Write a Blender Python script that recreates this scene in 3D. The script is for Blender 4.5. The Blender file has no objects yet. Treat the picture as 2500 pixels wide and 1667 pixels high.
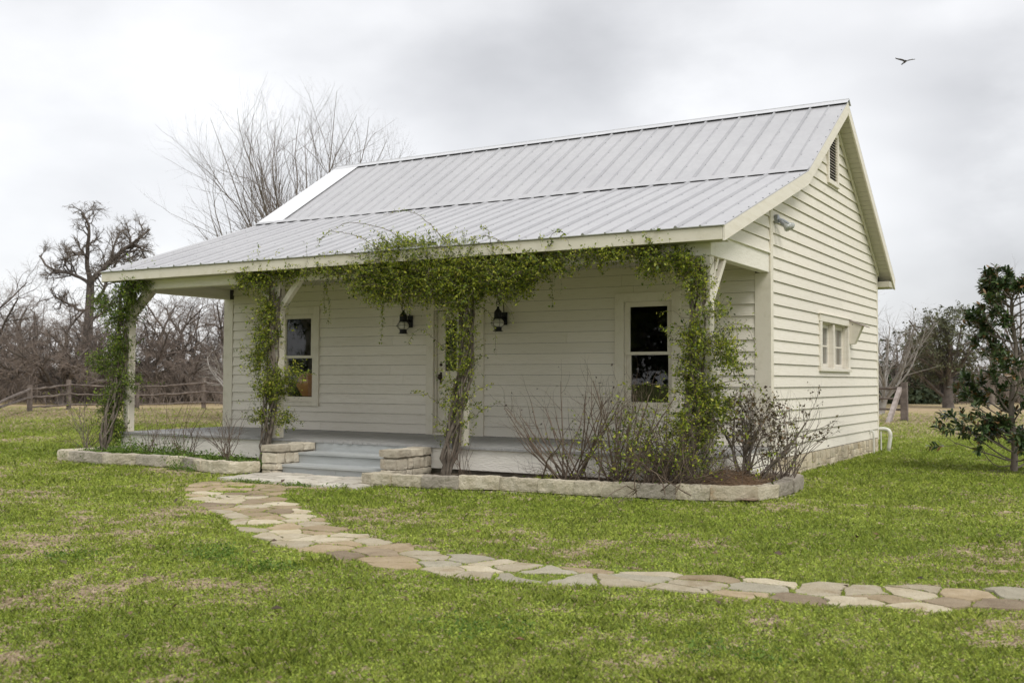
import bpy, math, random
import numpy as np
from mathutils import Vector, Matrix, noise
R_ = math.radians
scene = bpy.context.scene
COL = scene.collection

# ------------------------------------------------------------------ camera
F_PX, PW, PH = 2536.28, 2500.0, 1667.0
YAW, PITCH, ROLL = 0.54196, 0.03681, 0.004164
CAM = Vector((4.297, -13.974, 1.359))
cy_, sy_ = math.cos(YAW), math.sin(YAW)
FW = Vector((-sy_*math.cos(PITCH), cy_*math.cos(PITCH), math.sin(PITCH)))
_r = Vector((cy_, sy_, 0)); _u = _r.cross(FW)
RT = _r*math.cos(ROLL) + _u*math.sin(ROLL)
UP = -_r*math.sin(ROLL) + _u*math.cos(ROLL)
cd = bpy.data.cameras.new('camera'); cam = bpy.data.objects.new('camera', cd); COL.objects.link(cam)
cam.matrix_world = Matrix(((RT.x, UP.x, -FW.x, CAM.x), (RT.y, UP.y, -FW.y, CAM.y), (RT.z, UP.z, -FW.z, CAM.z), (0, 0, 0, 1)))
cd.sensor_width = 36.0; cd.lens = 36.0*F_PX/PW; cd.clip_start = 0.1; cd.clip_end = 3000
cd.dof.use_dof = True; cd.dof.focus_distance = 12.5; cd.dof.aperture_fstop = 3.2
scene.camera = cam

# ------------------------------------------------------------------ world: overcast sky with broken cloud
SUN_EL, SUN_AZ = R_(52), R_(118)          # azimuth measured from +Y (into the picture) towards +X
w = bpy.data.worlds.new('World'); scene.world = w; w.use_nodes = True
nt = w.node_tree; nt.nodes.clear()
def N(nt, t, **k):
    n = nt.nodes.new(t)
    for a, b in k.items(): setattr(n, a, b)
    return n
def L(nt, a, b): nt.links.new(a, b)
def mathn(nt, op, a, b=None, c=None, clamp=False):
    n = N(nt, 'ShaderNodeMath', operation=op, use_clamp=clamp)
    for i, v in enumerate((a, b, c)):
        if v is None: continue
        if isinstance(v, (int, float)): n.inputs[i].default_value = v
        else: L(nt, v, n.inputs[i])
    return n.outputs[0]
sky = N(nt, 'ShaderNodeTexSky', sky_type='NISHITA', sun_disc=False, sun_elevation=SUN_EL, sun_rotation=SUN_AZ)
tc = N(nt, 'ShaderNodeTexCoord')
vm = N(nt, 'ShaderNodeMapping'); vm.inputs['Scale'].default_value = (1.0, 1.0, 1.9); L(nt, tc.outputs['Generated'], vm.inputs['Vector'])
n1 = N(nt, 'ShaderNodeTexNoise'); n1.inputs['Scale'].default_value = 2.6; n1.inputs['Detail'].default_value = 4; n1.inputs['Roughness'].default_value = .42; n1.inputs['Distortion'].default_value = .25
L(nt, vm.outputs[0], n1.inputs['Vector'])
n2 = N(nt, 'ShaderNodeTexNoise'); n2.inputs['Scale'].default_value = 7; n2.inputs['Detail'].default_value = 6; n2.inputs['Roughness'].default_value = .55
L(nt, vm.outputs[0], n2.inputs['Vector'])
val = mathn(nt, 'MULTIPLY_ADD', n1.outputs['Fac'], .80, .225)
val = mathn(nt, 'MULTIPLY_ADD', mathn(nt, 'SUBTRACT', n2.outputs['Fac'], .5), .20, val)
# bright breaks and dark banks of the cloud cover, as directions in the sky: (direction, width, amount)
warp = N(nt, 'ShaderNodeVectorMath', operation='MULTIPLY_ADD')
L(nt, n2.outputs['Color'], warp.inputs[0]); warp.inputs[1].default_value = (.16, .16, .10); L(nt, tc.outputs['Generated'], warp.inputs[2])
nrm = N(nt, 'ShaderNodeVectorMath', operation='SUBTRACT'); L(nt, warp.outputs[0], nrm.inputs[0]); nrm.inputs[1].default_value = (.08, .08, .05)
for d, wd, am in [((-.86, .50, .10), .30, .18), ((-.786, .555, .271), .10, .0), ((-.492, .815, .330), .16, -.09), ((-.26, .935, .235), .075, .12),
                  ((-.124, .954, .29), .12, -.09), ((-.146, .98, .125), .10, -.07), ((-.56, .80, .215), .10, .08), ((-.075, .974, .20), .05, .12),
                  ((-.666, .675, .35), .14, -.05), ((-.35, .93, .12), .10, .04)]:
    v = Vector(d).normalized()
    dn = N(nt, 'ShaderNodeVectorMath', operation='DISTANCE'); L(nt, nrm.outputs[0], dn.inputs[0]); dn.inputs[1].default_value = v
    q_ = mathn(nt, 'DIVIDE', dn.outputs['Value'], wd)
    e_ = mathn(nt, 'POWER', math.e, mathn(nt, 'MULTIPLY', mathn(nt, 'MULTIPLY', q_, q_), -.6))
    val = mathn(nt, 'MULTIPLY_ADD', e_, am, val)
val = mathn(nt, 'MAXIMUM', mathn(nt, 'MINIMUM', val, 1.06), .45)
cr = N(nt, 'ShaderNodeMixRGB'); cr.inputs[1].default_value = (.90, .905, .93, 1); cr.inputs[2].default_value = (1.0, 1.0, 1.0, 1)
L(nt, mathn(nt, 'MULTIPLY_ADD', val, 2.2, -1.1, clamp=True), cr.inputs[0])
sc = N(nt, 'ShaderNodeVectorMath', operation='SCALE'); L(nt, cr.outputs[0], sc.inputs[0])
L(nt, mathn(nt, 'MULTIPLY', val, 9.6), sc.inputs['Scale'])
mx = N(nt, 'ShaderNodeMixRGB'); mx.inputs[0].default_value = .93; L(nt, sky.outputs[0], mx.inputs[1]); L(nt, sc.outputs[0], mx.inputs[2])
bg = N(nt, 'ShaderNodeBackground'); bg.inputs[1].default_value = .1; L(nt, mx.outputs[0], bg.inputs[0])
wo = N(nt, 'ShaderNodeOutputWorld'); L(nt, bg.outputs[0], wo.inputs[0])
sd = bpy.data.lights.new('sun', 'SUN'); sd.energy = 1.5; sd.angle = R_(28); sd.color = (1, .97, .93)
so = bpy.data.objects.new('sun', sd); COL.objects.link(so)
sdir = Vector((math.sin(SUN_AZ)*math.cos(SUN_EL), math.cos(SUN_AZ)*math.cos(SUN_EL), math.sin(SUN_EL)))
so.rotation_euler = sdir.to_track_quat('Z', 'Y').to_euler(); so.location = (20, -20, 30)
vs = scene.view_settings; vs.view_transform = 'Standard'; vs.look = 'None'; vs.exposure = 0.70; vs.gamma = 1
scene.cycles.max_bounces = 6; scene.cycles.transparent_max_bounces = 12; scene.cycles.diffuse_bounces = 3; scene.cycles.glossy_bounces = 3; scene.cycles.transmission_bounces = 4

rnd = random.Random(7)
RNG = np.random.default_rng(11)

# ------------------------------------------------------------------ materials
def mat(name, col, rough=.7, metal=0., var=None, vscale=3., bump=0., bscale=40., stretch=(1, 1, 1), spec=.4, coord='Object', attr=None, transl=0., rand=None, vdetail=5, stops=(.35, .65)):
    m = bpy.data.materials.new(name); m.use_nodes = True; t = m.node_tree; t.nodes.clear()
    o = N(t, 'ShaderNodeOutputMaterial'); p = N(t, 'ShaderNodeBsdfPrincipled'); p.inputs['Roughness'].default_value = rough; p.inputs['Metallic'].default_value = metal
    p.inputs['Specular IOR Level'].default_value = spec
    c = N(t, 'ShaderNodeTexCoord'); mp = N(t, 'ShaderNodeMapping'); mp.inputs['Scale'].default_value = stretch; L(t, c.outputs[coord], mp.inputs['Vector'])
    out = None
    if var is not None:
        nn = N(t, 'ShaderNodeTexNoise'); nn.inputs['Scale'].default_value = vscale; nn.inputs['Detail'].default_value = vdetail; nn.inputs['Roughness'].default_value = .6; L(t, mp.outputs[0], nn.inputs['Vector'])
        rp = N(t, 'ShaderNodeValToRGB'); e = rp.color_ramp.elements; e[0].position, e[1].position = stops
        e[0].color = (*col, 1); e[1].color = (*var, 1); L(t, nn.outputs['Fac'], rp.inputs[0]); out = rp.outputs[0]
    if attr:   # per leaf / blade / stone random number picks along a ramp of the thing's own colours
        at_ = N(t, 'ShaderNodeAttribute', attribute_name='rnd'); rp = N(t, 'ShaderNodeValToRGB'); el = rp.color_ramp.elements
        el[0].position, el[0].color = attr[0][0], (*attr[0][1], 1); el[1].position, el[1].color = attr[-1][0], (*attr[-1][1], 1)
        for ps, cc in attr[1:-1]:
            q = el.new(ps); q.color = (*cc, 1)
        L(t, at_.outputs['Fac'], rp.inputs[0])
        if out is None: out = rp.outputs[0]
        else:
            ml = N(t, 'ShaderNodeMixRGB', blend_type='MULTIPLY'); ml.inputs[0].default_value = 1; L(t, out, ml.inputs[1]); L(t, rp.outputs[0], ml.inputs[2]); out = ml.outputs[0]
    if out is None: p.inputs['Base Color'].default_value = (*col, 1)
    else: L(t, out, p.inputs['Base Color'])
    if bump:
        bn = N(t, 'ShaderNodeTexNoise'); bn.inputs['Scale'].default_value = bscale; bn.inputs['Detail'].default_value = 6; bn.inputs['Roughness'].default_value = .65; L(t, mp.outputs[0], bn.inputs['Vector'])
        b = N(t, 'ShaderNodeBump'); b.inputs['Strength'].default_value = bump; b.inputs['Distance'].default_value = .02; L(t, bn.outputs['Fac'], b.inputs['Height']); L(t, b.outputs[0], p.inputs['Normal'])
    s = p.outputs[0]
    if transl:
        tr = N(t, 'ShaderNodeBsdfTranslucent'); ms = N(t, 'ShaderNodeMixShader'); ms.inputs[0].default_value = transl
        if out is not None: L(t, out, tr.inputs[0])
        else: tr.inputs[0].default_value = (*col, 1)
        L(t, s, ms.inputs[1]); L(t, tr.outputs[0], ms.inputs[2]); s = ms.outputs[0]
    L(t, s, o.inputs[0])
    return m
M = {}
M['paint'] = mat('cream_paint', (.75, .70, .605), .6, var=(.64, .585, .475), vscale=2.2, bump=.25, bscale=9, stretch=(1, 1, 9), stops=(.45, .85))
M['siding'] = mat('cream_siding_paint', (.78, .73, .635), .62, var=(.64, .585, .475), vscale=4, bump=.35, bscale=7, stretch=(1, 1, 10), stops=(.52, .92), attr=[(0, (.93, .93, .92)), (1, (1, 1, 1))])
M['skirt'] = mat('weathered_cream_paint', (.82, .78, .69), .7, var=(.74, .70, .61), vscale=5, bump=.5, bscale=14, stretch=(1, 1, 5), stops=(.45, .8))
M['trim'] = mat('cream_trim_paint', (.71, .66, .55), .55, var=(.58, .53, .41), vscale=3, bump=.18, bscale=9, stretch=(2, 2, 2), stops=(.5, .85))
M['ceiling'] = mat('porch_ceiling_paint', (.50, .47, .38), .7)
M['deck'] = mat('grey_deck_paint', (.35, .345, .33), .55, var=(.25, .245, .235), vscale=3.5, bump=.3, bscale=12, stretch=(4, .8, 1), stops=(.35, .75))
M['step'] = mat('blue_grey_step_paint', (.40, .415, .405), .5, var=(.28, .285, .275), vscale=3, bump=.2, bscale=10, stretch=(.6, 3, 3), stops=(.4, .85))
M['dark'] = mat('dark_gap', (.02, .02, .02), .9)
M['interior'] = mat('dim_room_plaster', (.07, .062, .055), .9)
M['iron'] = mat('black_iron', (.012, .012, .013), .5, metal=.3)
M['bronze'] = mat('dark_bronze', (.05, .035, .025), .4, metal=.7)
M['pvc'] = mat('white_plastic_pipe', (.70, .69, .62), .4, var=(.55, .54, .47), vscale=8)
M['steelgrey'] = mat('grey_fixture_metal', (.30, .31, .33), .4, metal=.5)
M['fence'] = mat('weathered_fence_wood', (.20, .165, .14), .9, var=(.10, .08, .068), vscale=4, bump=.8, bscale=12, stretch=(1, 1, 1))
M['fencepale'] = mat('split_pale_wood', (.38, .33, .30), .9, var=(.24, .2, .175), vscale=5, bump=.8, bscale=14)
M['bark'] = mat('grey_brown_bark', (.13, .105, .085), .9, var=(.20, .17, .14), vscale=6)
M['barkdark'] = mat('dark_oak_bark', (.07, .058, .05), .95, var=(.14, .12, .105), vscale=4)
M['barkpale'] = mat('pale_bark', (.22, .20, .175), .9, var=(.34, .32, .29), vscale=3)
M['twig'] = mat('bare_twig', (.16, .125, .10), .9)
M['twigred'] = mat('reddish_cane', (.095, .065, .045), .85, var=(.17, .13, .095), vscale=9)
M['thicket'] = mat('thicket_twig', (.27, .22, .185), .95, var=(.19, .155, .13), vscale=.6)
M['barktrunk'] = mat('vine_bark', (.10, .078, .058), .9, var=(.20, .17, .135), vscale=14, bump=.6, bscale=40)
GR = lambda *c: [(i/(len(c)-1), k) for i, k in enumerate(c)]
M['vine'] = mat('rose_vine_leaf', (1, 1, 1), .5, attr=[(0, (.035, .065, .008)), (.35, (.14, .20, .02)), (.7, (.37, .43, .04)), (.9, (.48, .52, .06)), (1, (.46, .40, .07))], transl=.4)
M['vinedark'] = mat('dark_vine_leaf', (1, 1, 1), .5, attr=GR((.04, .08, .010), (.12, .19, .02), (.28, .35, .04)), transl=.3)
M['redleaf'] = mat('dull_bronze_leaf', (1, 1, 1), .6, attr=GR((.05, .035, .025), (.11, .075, .05), (.13, .12, .045), (.20, .11, .055)), transl=.2)
M['seed'] = mat('dried_seed_head', (.055, .042, .035), .9)
M['magnolia'] = mat('glossy_magnolia_leaf', (1, 1, 1), .3, attr=[(0, (.025, .048, .018)), (.6, (.065, .105, .035)), (.8, (.11, .155, .055)), (.88, (.15, .09, .035)), (1, (.20, .12, .05))], spec=.45)
M['evergreen'] = mat('live_oak_leaf', (1, 1, 1), .6, attr=GR((.06, .07, .035), (.11, .12, .06), (.17, .175, .09)), transl=.15)
M['understory'] = mat('dark_cedar_leaf', (1, 1, 1), .8, attr=GR((.02, .032, .014), (.035, .05, .02), (.055, .07, .03)))
M['weed'] = mat('bed_weed_leaf', (1, 1, 1), .6, attr=GR((.07, .13, .02), (.13, .22, .03), (.22, .32, .05)), transl=.3)
M['needle'] = mat('pine_straw', (1, 1, 1), .8, attr=GR((.13, .075, .04), (.22, .14, .08), (.30, .21, .13)))
M['soil'] = mat('planter_soil', (.06, .042, .028), .95, var=(.11, .085, .055), vscale=14, bump=1, bscale=30)
M['mulch'] = mat('pine_straw_bed', (.11, .065, .038), .95, var=(.2, .13, .08), vscale=30, bump=1, bscale=60)

def limestone(name, c1, c2, c3, rough=.85):
    m = bpy.data.materials.new(name); m.use_nodes = True; t = m.node_tree; t.nodes.clear()
    o = N(t, 'ShaderNodeOutputMaterial'); p = N(t, 'ShaderNodeBsdfPrincipled'); p.inputs['Roughness'].default_value = rough; p.inputs['Specular IOR Level'].default_value = .25
    c = N(t, 'ShaderNodeTexCoord')
    a = N(t, 'ShaderNodeTexNoise'); a.inputs['Scale'].default_value = 5; a.inputs['Detail'].default_value = 7; a.inputs['Roughness'].default_value = .65; L(t, c.outputs['Object'], a.inputs[0])
    r1 = N(t, 'ShaderNodeValToRGB'); e = r1.color_ramp.elements; e[0].position = .38; e[1].position = .66; e[0].color = (*c1, 1); e[1].color = (*c2, 1); L(t, a.outputs['Fac'], r1.inputs[0])
    b = N(t, 'ShaderNodeTexNoise'); b.inputs['Scale'].default_value = 2.3; b.inputs['Detail'].default_value = 6; b.inputs['Roughness'].default_value = .7; L(t, c.outputs['Object'], b.inputs[0])
    r2 = N(t, 'ShaderNodeValToRGB'); e = r2.color_ramp.elements; e[0].position = .56; e[1].position = .72; e[0].color = (0, 0, 0, 1); e[1].color = (.85, .85, .85, 1); L(t, b.outputs['Fac'], r2.inputs[0])
    mxx = N(t, 'ShaderNodeMixRGB'); L(t, r2.outputs[0], mxx.inputs[0]); L(t, r1.outputs[0], mxx.inputs[1]); mxx.inputs[2].default_value = (*c3, 1)
    at_ = N(t, 'ShaderNodeAttribute', attribute_name='rnd'); r3 = N(t, 'ShaderNodeValToRGB'); e = r3.color_ramp.elements; e[0].color = (.74, .72, .68, 1); e[1].color = (1.08, 1.06, 1.0, 1)
    L(t, at_.outputs['Fac'], r3.inputs[0])
    ml = N(t, 'ShaderNodeMixRGB', blend_type='MULTIPLY'); ml.inputs[0].default_value = 1; L(t, mxx.outputs[0], ml.inputs[1]); L(t, r3.outputs[0], ml.inputs[2])
    L(t, ml.outputs[0], p.inputs[0])
    bn = N(t, 'ShaderNodeTexNoise'); bn.inputs['Scale'].default_value = 26; bn.inputs['Detail'].default_value = 8; bn.inputs['Roughness'].default_value = .75; L(t, c.outputs['Object'], bn.inputs[0])
    bb = N(t, 'ShaderNodeBump'); bb.inputs['Strength'].default_value = 1; bb.inputs['Distance'].default_value = .035; L(t, bn.outputs['Fac'], bb.inputs['Height']); L(t, bb.outputs[0], p.inputs['Normal'])
    L(t, p.outputs[0], o.inputs[0]); return m
M['block'] = limestone('border_limestone', (.58, .52, .40), (.77, .71, .59), (.26, .22, .16))
M['blockrust'] = limestone('rust_stained_limestone', (.60, .52, .38), (.70, .63, .50), (.42, .20, .05))
M['blockgrey'] = limestone('grey_border_limestone', (.44, .40, .345), (.58, .53, .46), (.24, .21, .18))
M['wallstone'] = limestone('cream_rubble', (.62, .535, .405), (.75, .68, .55), (.48, .35, .20))
M['cheek'] = limestone('step_wall_stone', (.58, .52, .42), (.70, .65, .55), (.26, .22, .16))
M['mortar'] = mat('mortar', (.30, .26, .20), .9, bump=.5)
M['slab'] = limestone('white_limestone_slab', (.66, .62, .54), (.78, .74, .67), (.52, .46, .38))
M['flag_cream'] = limestone('cream_flagstone', (.60, .52, .37), (.72, .65, .51), (.40, .29, .17))
M['flag_tan'] = limestone('tan_flagstone', (.48, .375, .24), (.60, .49, .34), (.28, .19, .11))
M['flag_brown'] = limestone('brown_flagstone', (.34, .265, .185), (.43, .35, .25), (.22, .165, .12))
M['flag_grey'] = limestone('grey_flagstone', (.50, .46, .36), (.60, .56, .45), (.36, .29, .20))

# galvanised roof
def roofmat(name, base, metal, rough):
    m = bpy.data.materials.new(name); m.use_nodes = True; t = m.node_tree; t.nodes.clear()
    o = N(t, 'ShaderNodeOutputMaterial'); p = N(t, 'ShaderNodeBsdfPrincipled'); p.inputs['Metallic'].default_value = metal
    c = N(t, 'ShaderNodeTexCoord'); a = N(t, 'ShaderNodeTexNoise'); a.inputs['Scale'].default_value = 9; a.inputs['Detail'].default_value = 9; a.inputs['Roughness'].default_value = .72; L(t, c.outputs['Object'], a.inputs[0])
    r1 = N(t, 'ShaderNodeValToRGB'); e = r1.color_ramp.elements; e[0].position = .3; e[1].position = .68; e[0].color = (*[x*.93 for x in base], 1); e[1].color = (*[x*1.06 for x in base], 1); L(t, a.outputs['Fac'], r1.inputs[0])
    b = N(t, 'ShaderNodeTexNoise'); b.inputs['Scale'].default_value = .9; b.inputs['Detail'].default_value = 6; L(t, c.outputs['Object'], b.inputs[0])
    r2 = N(t, 'ShaderNodeValToRGB'); e = r2.color_ramp.elements; e[0].position = .35; e[1].position = .7; e[0].color = (.93, .93, .935, 1); e[1].color = (1, 1, 1, 1); L(t, b.outputs['Fac'], r2.inputs[0])
    ml = N(t, 'ShaderNodeMixRGB', blend_type='MULTIPLY'); ml.inputs[0].default_value = 1; L(t, r1.outputs[0], ml.inputs[1]); L(t, r2.outputs[0], ml.inputs[2]); L(t, ml.outputs[0], p.inputs[0])
    mr = N(t, 'ShaderNodeMapRange'); mr.inputs['To Min'].default_value = rough-.08; mr.inputs['To Max'].default_value = rough+.12; L(t, a.outputs['Fac'], mr.inputs['Value']); L(t, mr.outputs[0], p.inputs['Roughness'])
    L(t, p.outputs[0], o.inputs[0]); return m
M['roof'] = roofmat('galvanised_roof_sheet', (.56, .555, .56), .42, .48)
M['roofseam'] = roofmat('shade_toned_roof_seam', (.43, .43, .44), .35, .55)  # darker tone on ribs and lap strips stands in for their shadow side
M['roofcap'] = roofmat('bright_metal_cap', (.70, .70, .71), .45, .4)
M['flash'] = roofmat('bright_flashing', (.86, .86, .87), .3, .35)

# window glass: real clear pane over a dim room
def glassmat(name, tint=(1, 1, 1)):
    m = bpy.data.materials.new(name); m.use_nodes = True; t = m.node_tree; t.nodes.clear()
    o = N(t, 'ShaderNodeOutputMaterial'); tr = N(t, 'ShaderNodeBsdfTransparent'); tr.inputs[0].default_value = (*tint, 1); g = N(t, 'ShaderNodeBsdfGlossy'); g.inputs['Roughness'].default_value = .015
    fr = N(t, 'ShaderNodeFresnel'); fr.inputs[0].default_value = 1.52; mxs = N(t, 'ShaderNodeMixShader')
    gg = N(t, 'ShaderNodeNewGeometry'); L(t, mathn(t, 'MULTIPLY', mathn(t, 'MULTIPLY', fr.outputs[0], 1.7, clamp=True), mathn(t, 'SUBTRACT', 1.0, gg.outputs['Backfacing'])), mxs.inputs[0]); L(t, tr.outputs[0], mxs.inputs[1]); L(t, g.outputs[0], mxs.inputs[2]); L(t, mxs.outputs[0], o.inputs[0]); return m
M['glass'] = glassmat('window_glass', (.8, .82, .84))
M['lampglass'] = mat('frosted_lamp_glass', (.62, .60, .52), .25, spec=.6)
M['bulbglass'] = mat('grey_bulb_glass', (.36, .37, .35), .15, spec=.9)
M['curtain'] = mat('pale_grey_curtain', (.42, .40, .38), .9, var=(.25, .24, .22), vscale=5, stretch=(1, 9, .4))
M['shade'] = mat('tan_lampshade_added_glow', (.62, .32, .12), .8, var=(.50, .24, .08), vscale=9)
_p = [n for n in M['shade'].node_tree.nodes if n.type == 'BSDF_PRINCIPLED'][0]; _p.inputs['Emission Color'].default_value = (.75, .32, .10, 1); _p.inputs['Emission Strength'].default_value = .05  # faint glow added to the shade so it shows in the dark room

# ground and grass share the lawn's own patchiness
def lawn_color(t, vec):
    a = N(t, 'ShaderNodeTexNoise'); a.inputs['Scale'].default_value = .9; a.inputs['Detail'].default_value = 6; a.inputs['Roughness'].default_value = .68; L(t, vec, a.inputs[0])
    b = N(t, 'ShaderNodeTexNoise'); b.inputs['Scale'].default_value = .35; b.inputs['Detail'].default_value = 4; L(t, vec, b.inputs[0])
    return a.outputs['Fac'], b.outputs['Fac']
def groundmat():
    m = bpy.data.materials.new('lawn_ground'); m.use_nodes = True; t = m.node_tree; t.nodes.clear()
    o = N(t, 'ShaderNodeOutputMaterial'); p = N(t, 'ShaderNodeBsdfPrincipled'); p.inputs['Roughness'].default_value = .95; p.inputs['Specular IOR Level'].default_value = .1
    g = N(t, 'ShaderNodeNewGeometry'); vec = g.outputs['Position']
    f1, f2 = lawn_color(t, vec)
    r = N(t, 'ShaderNodeValToRGB'); e = r.color_ramp.elements; e[0].position = .38; e[0].color = (.16, .20, .05, 1); e[1].position = .68; e[1].color = (.30, .25, .13, 1); q = e.new(.55); q.color = (.21, .235, .07, 1); L(t, f1, r.inputs[0])
    # pasture beyond the yard turns to dry straw with distance into the field
    sp = N(t, 'ShaderNodeSeparateXYZ'); L(t, vec, sp.inputs[0])
    dep = mathn(t, 'ADD', mathn(t, 'MULTIPLY', sp.outputs[0], -.45), sp.outputs[1])
    ns = N(t, 'ShaderNodeTexNoise'); ns.inputs['Scale'].default_value = .18; ns.inputs['Detail'].default_value = 5; L(t, vec, ns.inputs[0])
    dep = mathn(t, 'MULTIPLY_ADD', ns.outputs['Fac'], 8, dep)
    k = mathn(t, 'MULTIPLY_ADD', dep, 1/12., -1.25, clamp=True)
    r2 = N(t, 'ShaderNodeValToRGB'); e = r2.color_ramp.elements; e[0].position = .3; e[0].color = (.30, .26, .12, 1); e[1].position = .7; e[1].color = (.44, .33, .22, 1); L(t, f2, r2.inputs[0])
    mxx = N(t, 'ShaderNodeMixRGB'); L(t, k, mxx.inputs[0]); L(t, r.outputs[0], mxx.inputs[1]); L(t, r2.outputs[0], mxx.inputs[2])
    # worn dirt track crossing the field on the left
    k1 = mathn(t, 'SUBTRACT', sp.outputs[1], mathn(t, 'MULTIPLY_ADD', sp.outputs[0], -.30, -3.6))
    k1 = mathn(t, 'ADD', k1, mathn(t, 'MULTIPLY', ns.outputs['Fac'], 3.0))
    tr = mathn(t, 'SUBTRACT', 1.0, mathn(t, 'DIVIDE', mathn(t, 'ABSOLUTE', k1), .75), clamp=True)
    tr = mathn(t, 'MULTIPLY', tr, mathn(t, 'MULTIPLY_ADD', sp.outputs[0], -.25, -2.9, clamp=True))
    m3 = N(t, 'ShaderNodeMixRGB'); L(t, tr, m3.inputs[0]); L(t, mxx.outputs[0], m3.inputs[1]); m3.inputs[2].default_value = (.42, .32, .22, 1)
    L(t, m3.outputs[0], p.inputs[0])
    bn = N(t, 'ShaderNodeTexNoise'); bn.inputs['Scale'].default_value = 30; bn.inputs['Detail'].default_value = 6; L(t, vec, bn.inputs[0])
    bb = N(t, 'ShaderNodeBump'); bb.inputs['Strength'].default_value = 1; bb.inputs['Distance'].default_value = .03; L(t, bn.outputs['Fac'], bb.inputs['Height']); L(t, bb.outputs[0], p.inputs['Normal'])
    L(t, p.outputs[0], o.inputs[0]); return m
M['ground'] = groundmat()
def grassmat():
    m = bpy.data.materials.new('grass_blades'); m.use_nodes = True; t = m.node_tree; t.nodes.clear()
    o = N(t, 'ShaderNodeOutputMaterial'); p = N(t, 'ShaderNodeBsdfPrincipled'); p.inputs['Roughness'].default_value = .6; p.inputs['Specular IOR Level'].default_value = .25
    at_ = N(t, 'ShaderNodeAttribute', attribute_name='rnd'); dr = N(t, 'ShaderNodeAttribute', attribute_name='dry')
    r = N(t, 'ShaderNodeValToRGB'); e = r.color_ramp.elements; e[0].color = (.20, .28, .03, 1); e[1].color = (.70, .75, .18, 1); q = e.new(.5); q.color = (.43, .52, .075, 1); L(t, at_.outputs['Fac'], r.inputs[0])
    r2 = N(t, 'ShaderNodeValToRGB'); e = r2.color_ramp.elements; e[0].color = (.40, .30, .18, 1); e[1].color = (.78, .64, .46, 1); L(t, at_.outputs['Fac'], r2.inputs[0])
    mxx = N(t, 'ShaderNodeMixRGB'); L(t, dr.outputs['Fac'], mxx.inputs[0]); L(t, r.outputs[0], mxx.inputs[1]); L(t, r2.outputs[0], mxx.inputs[2])
    L(t, mxx.outputs[0], p.inputs[0]); ge = N(t, 'ShaderNodeNewGeometry'); nm = N(t, 'ShaderNodeVectorMath', operation='MULTIPLY_ADD'); L(t, ge.outputs['Normal'], nm.inputs[0]); nm.inputs[1].default_value = (.45, .45, .3); nm.inputs[2].default_value = (0, 0, .75)
    nz = N(t, 'ShaderNodeVectorMath', operation='NORMALIZE'); L(t, nm.outputs[0], nz.inputs[0]); L(t, nz.outputs[0], p.inputs['Normal']); tl = N(t, 'ShaderNodeBsdfTranslucent'); L(t, mxx.outputs[0], tl.inputs[0]); ms = N(t, 'ShaderNodeMixShader'); ms.inputs[0].default_value = .3
    L(t, p.outputs[0], ms.inputs[1]); L(t, tl.outputs[0], ms.inputs[2]); L(t, ms.outputs[0], o.inputs[0]); return m
M['grass'] = grassmat()

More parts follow.
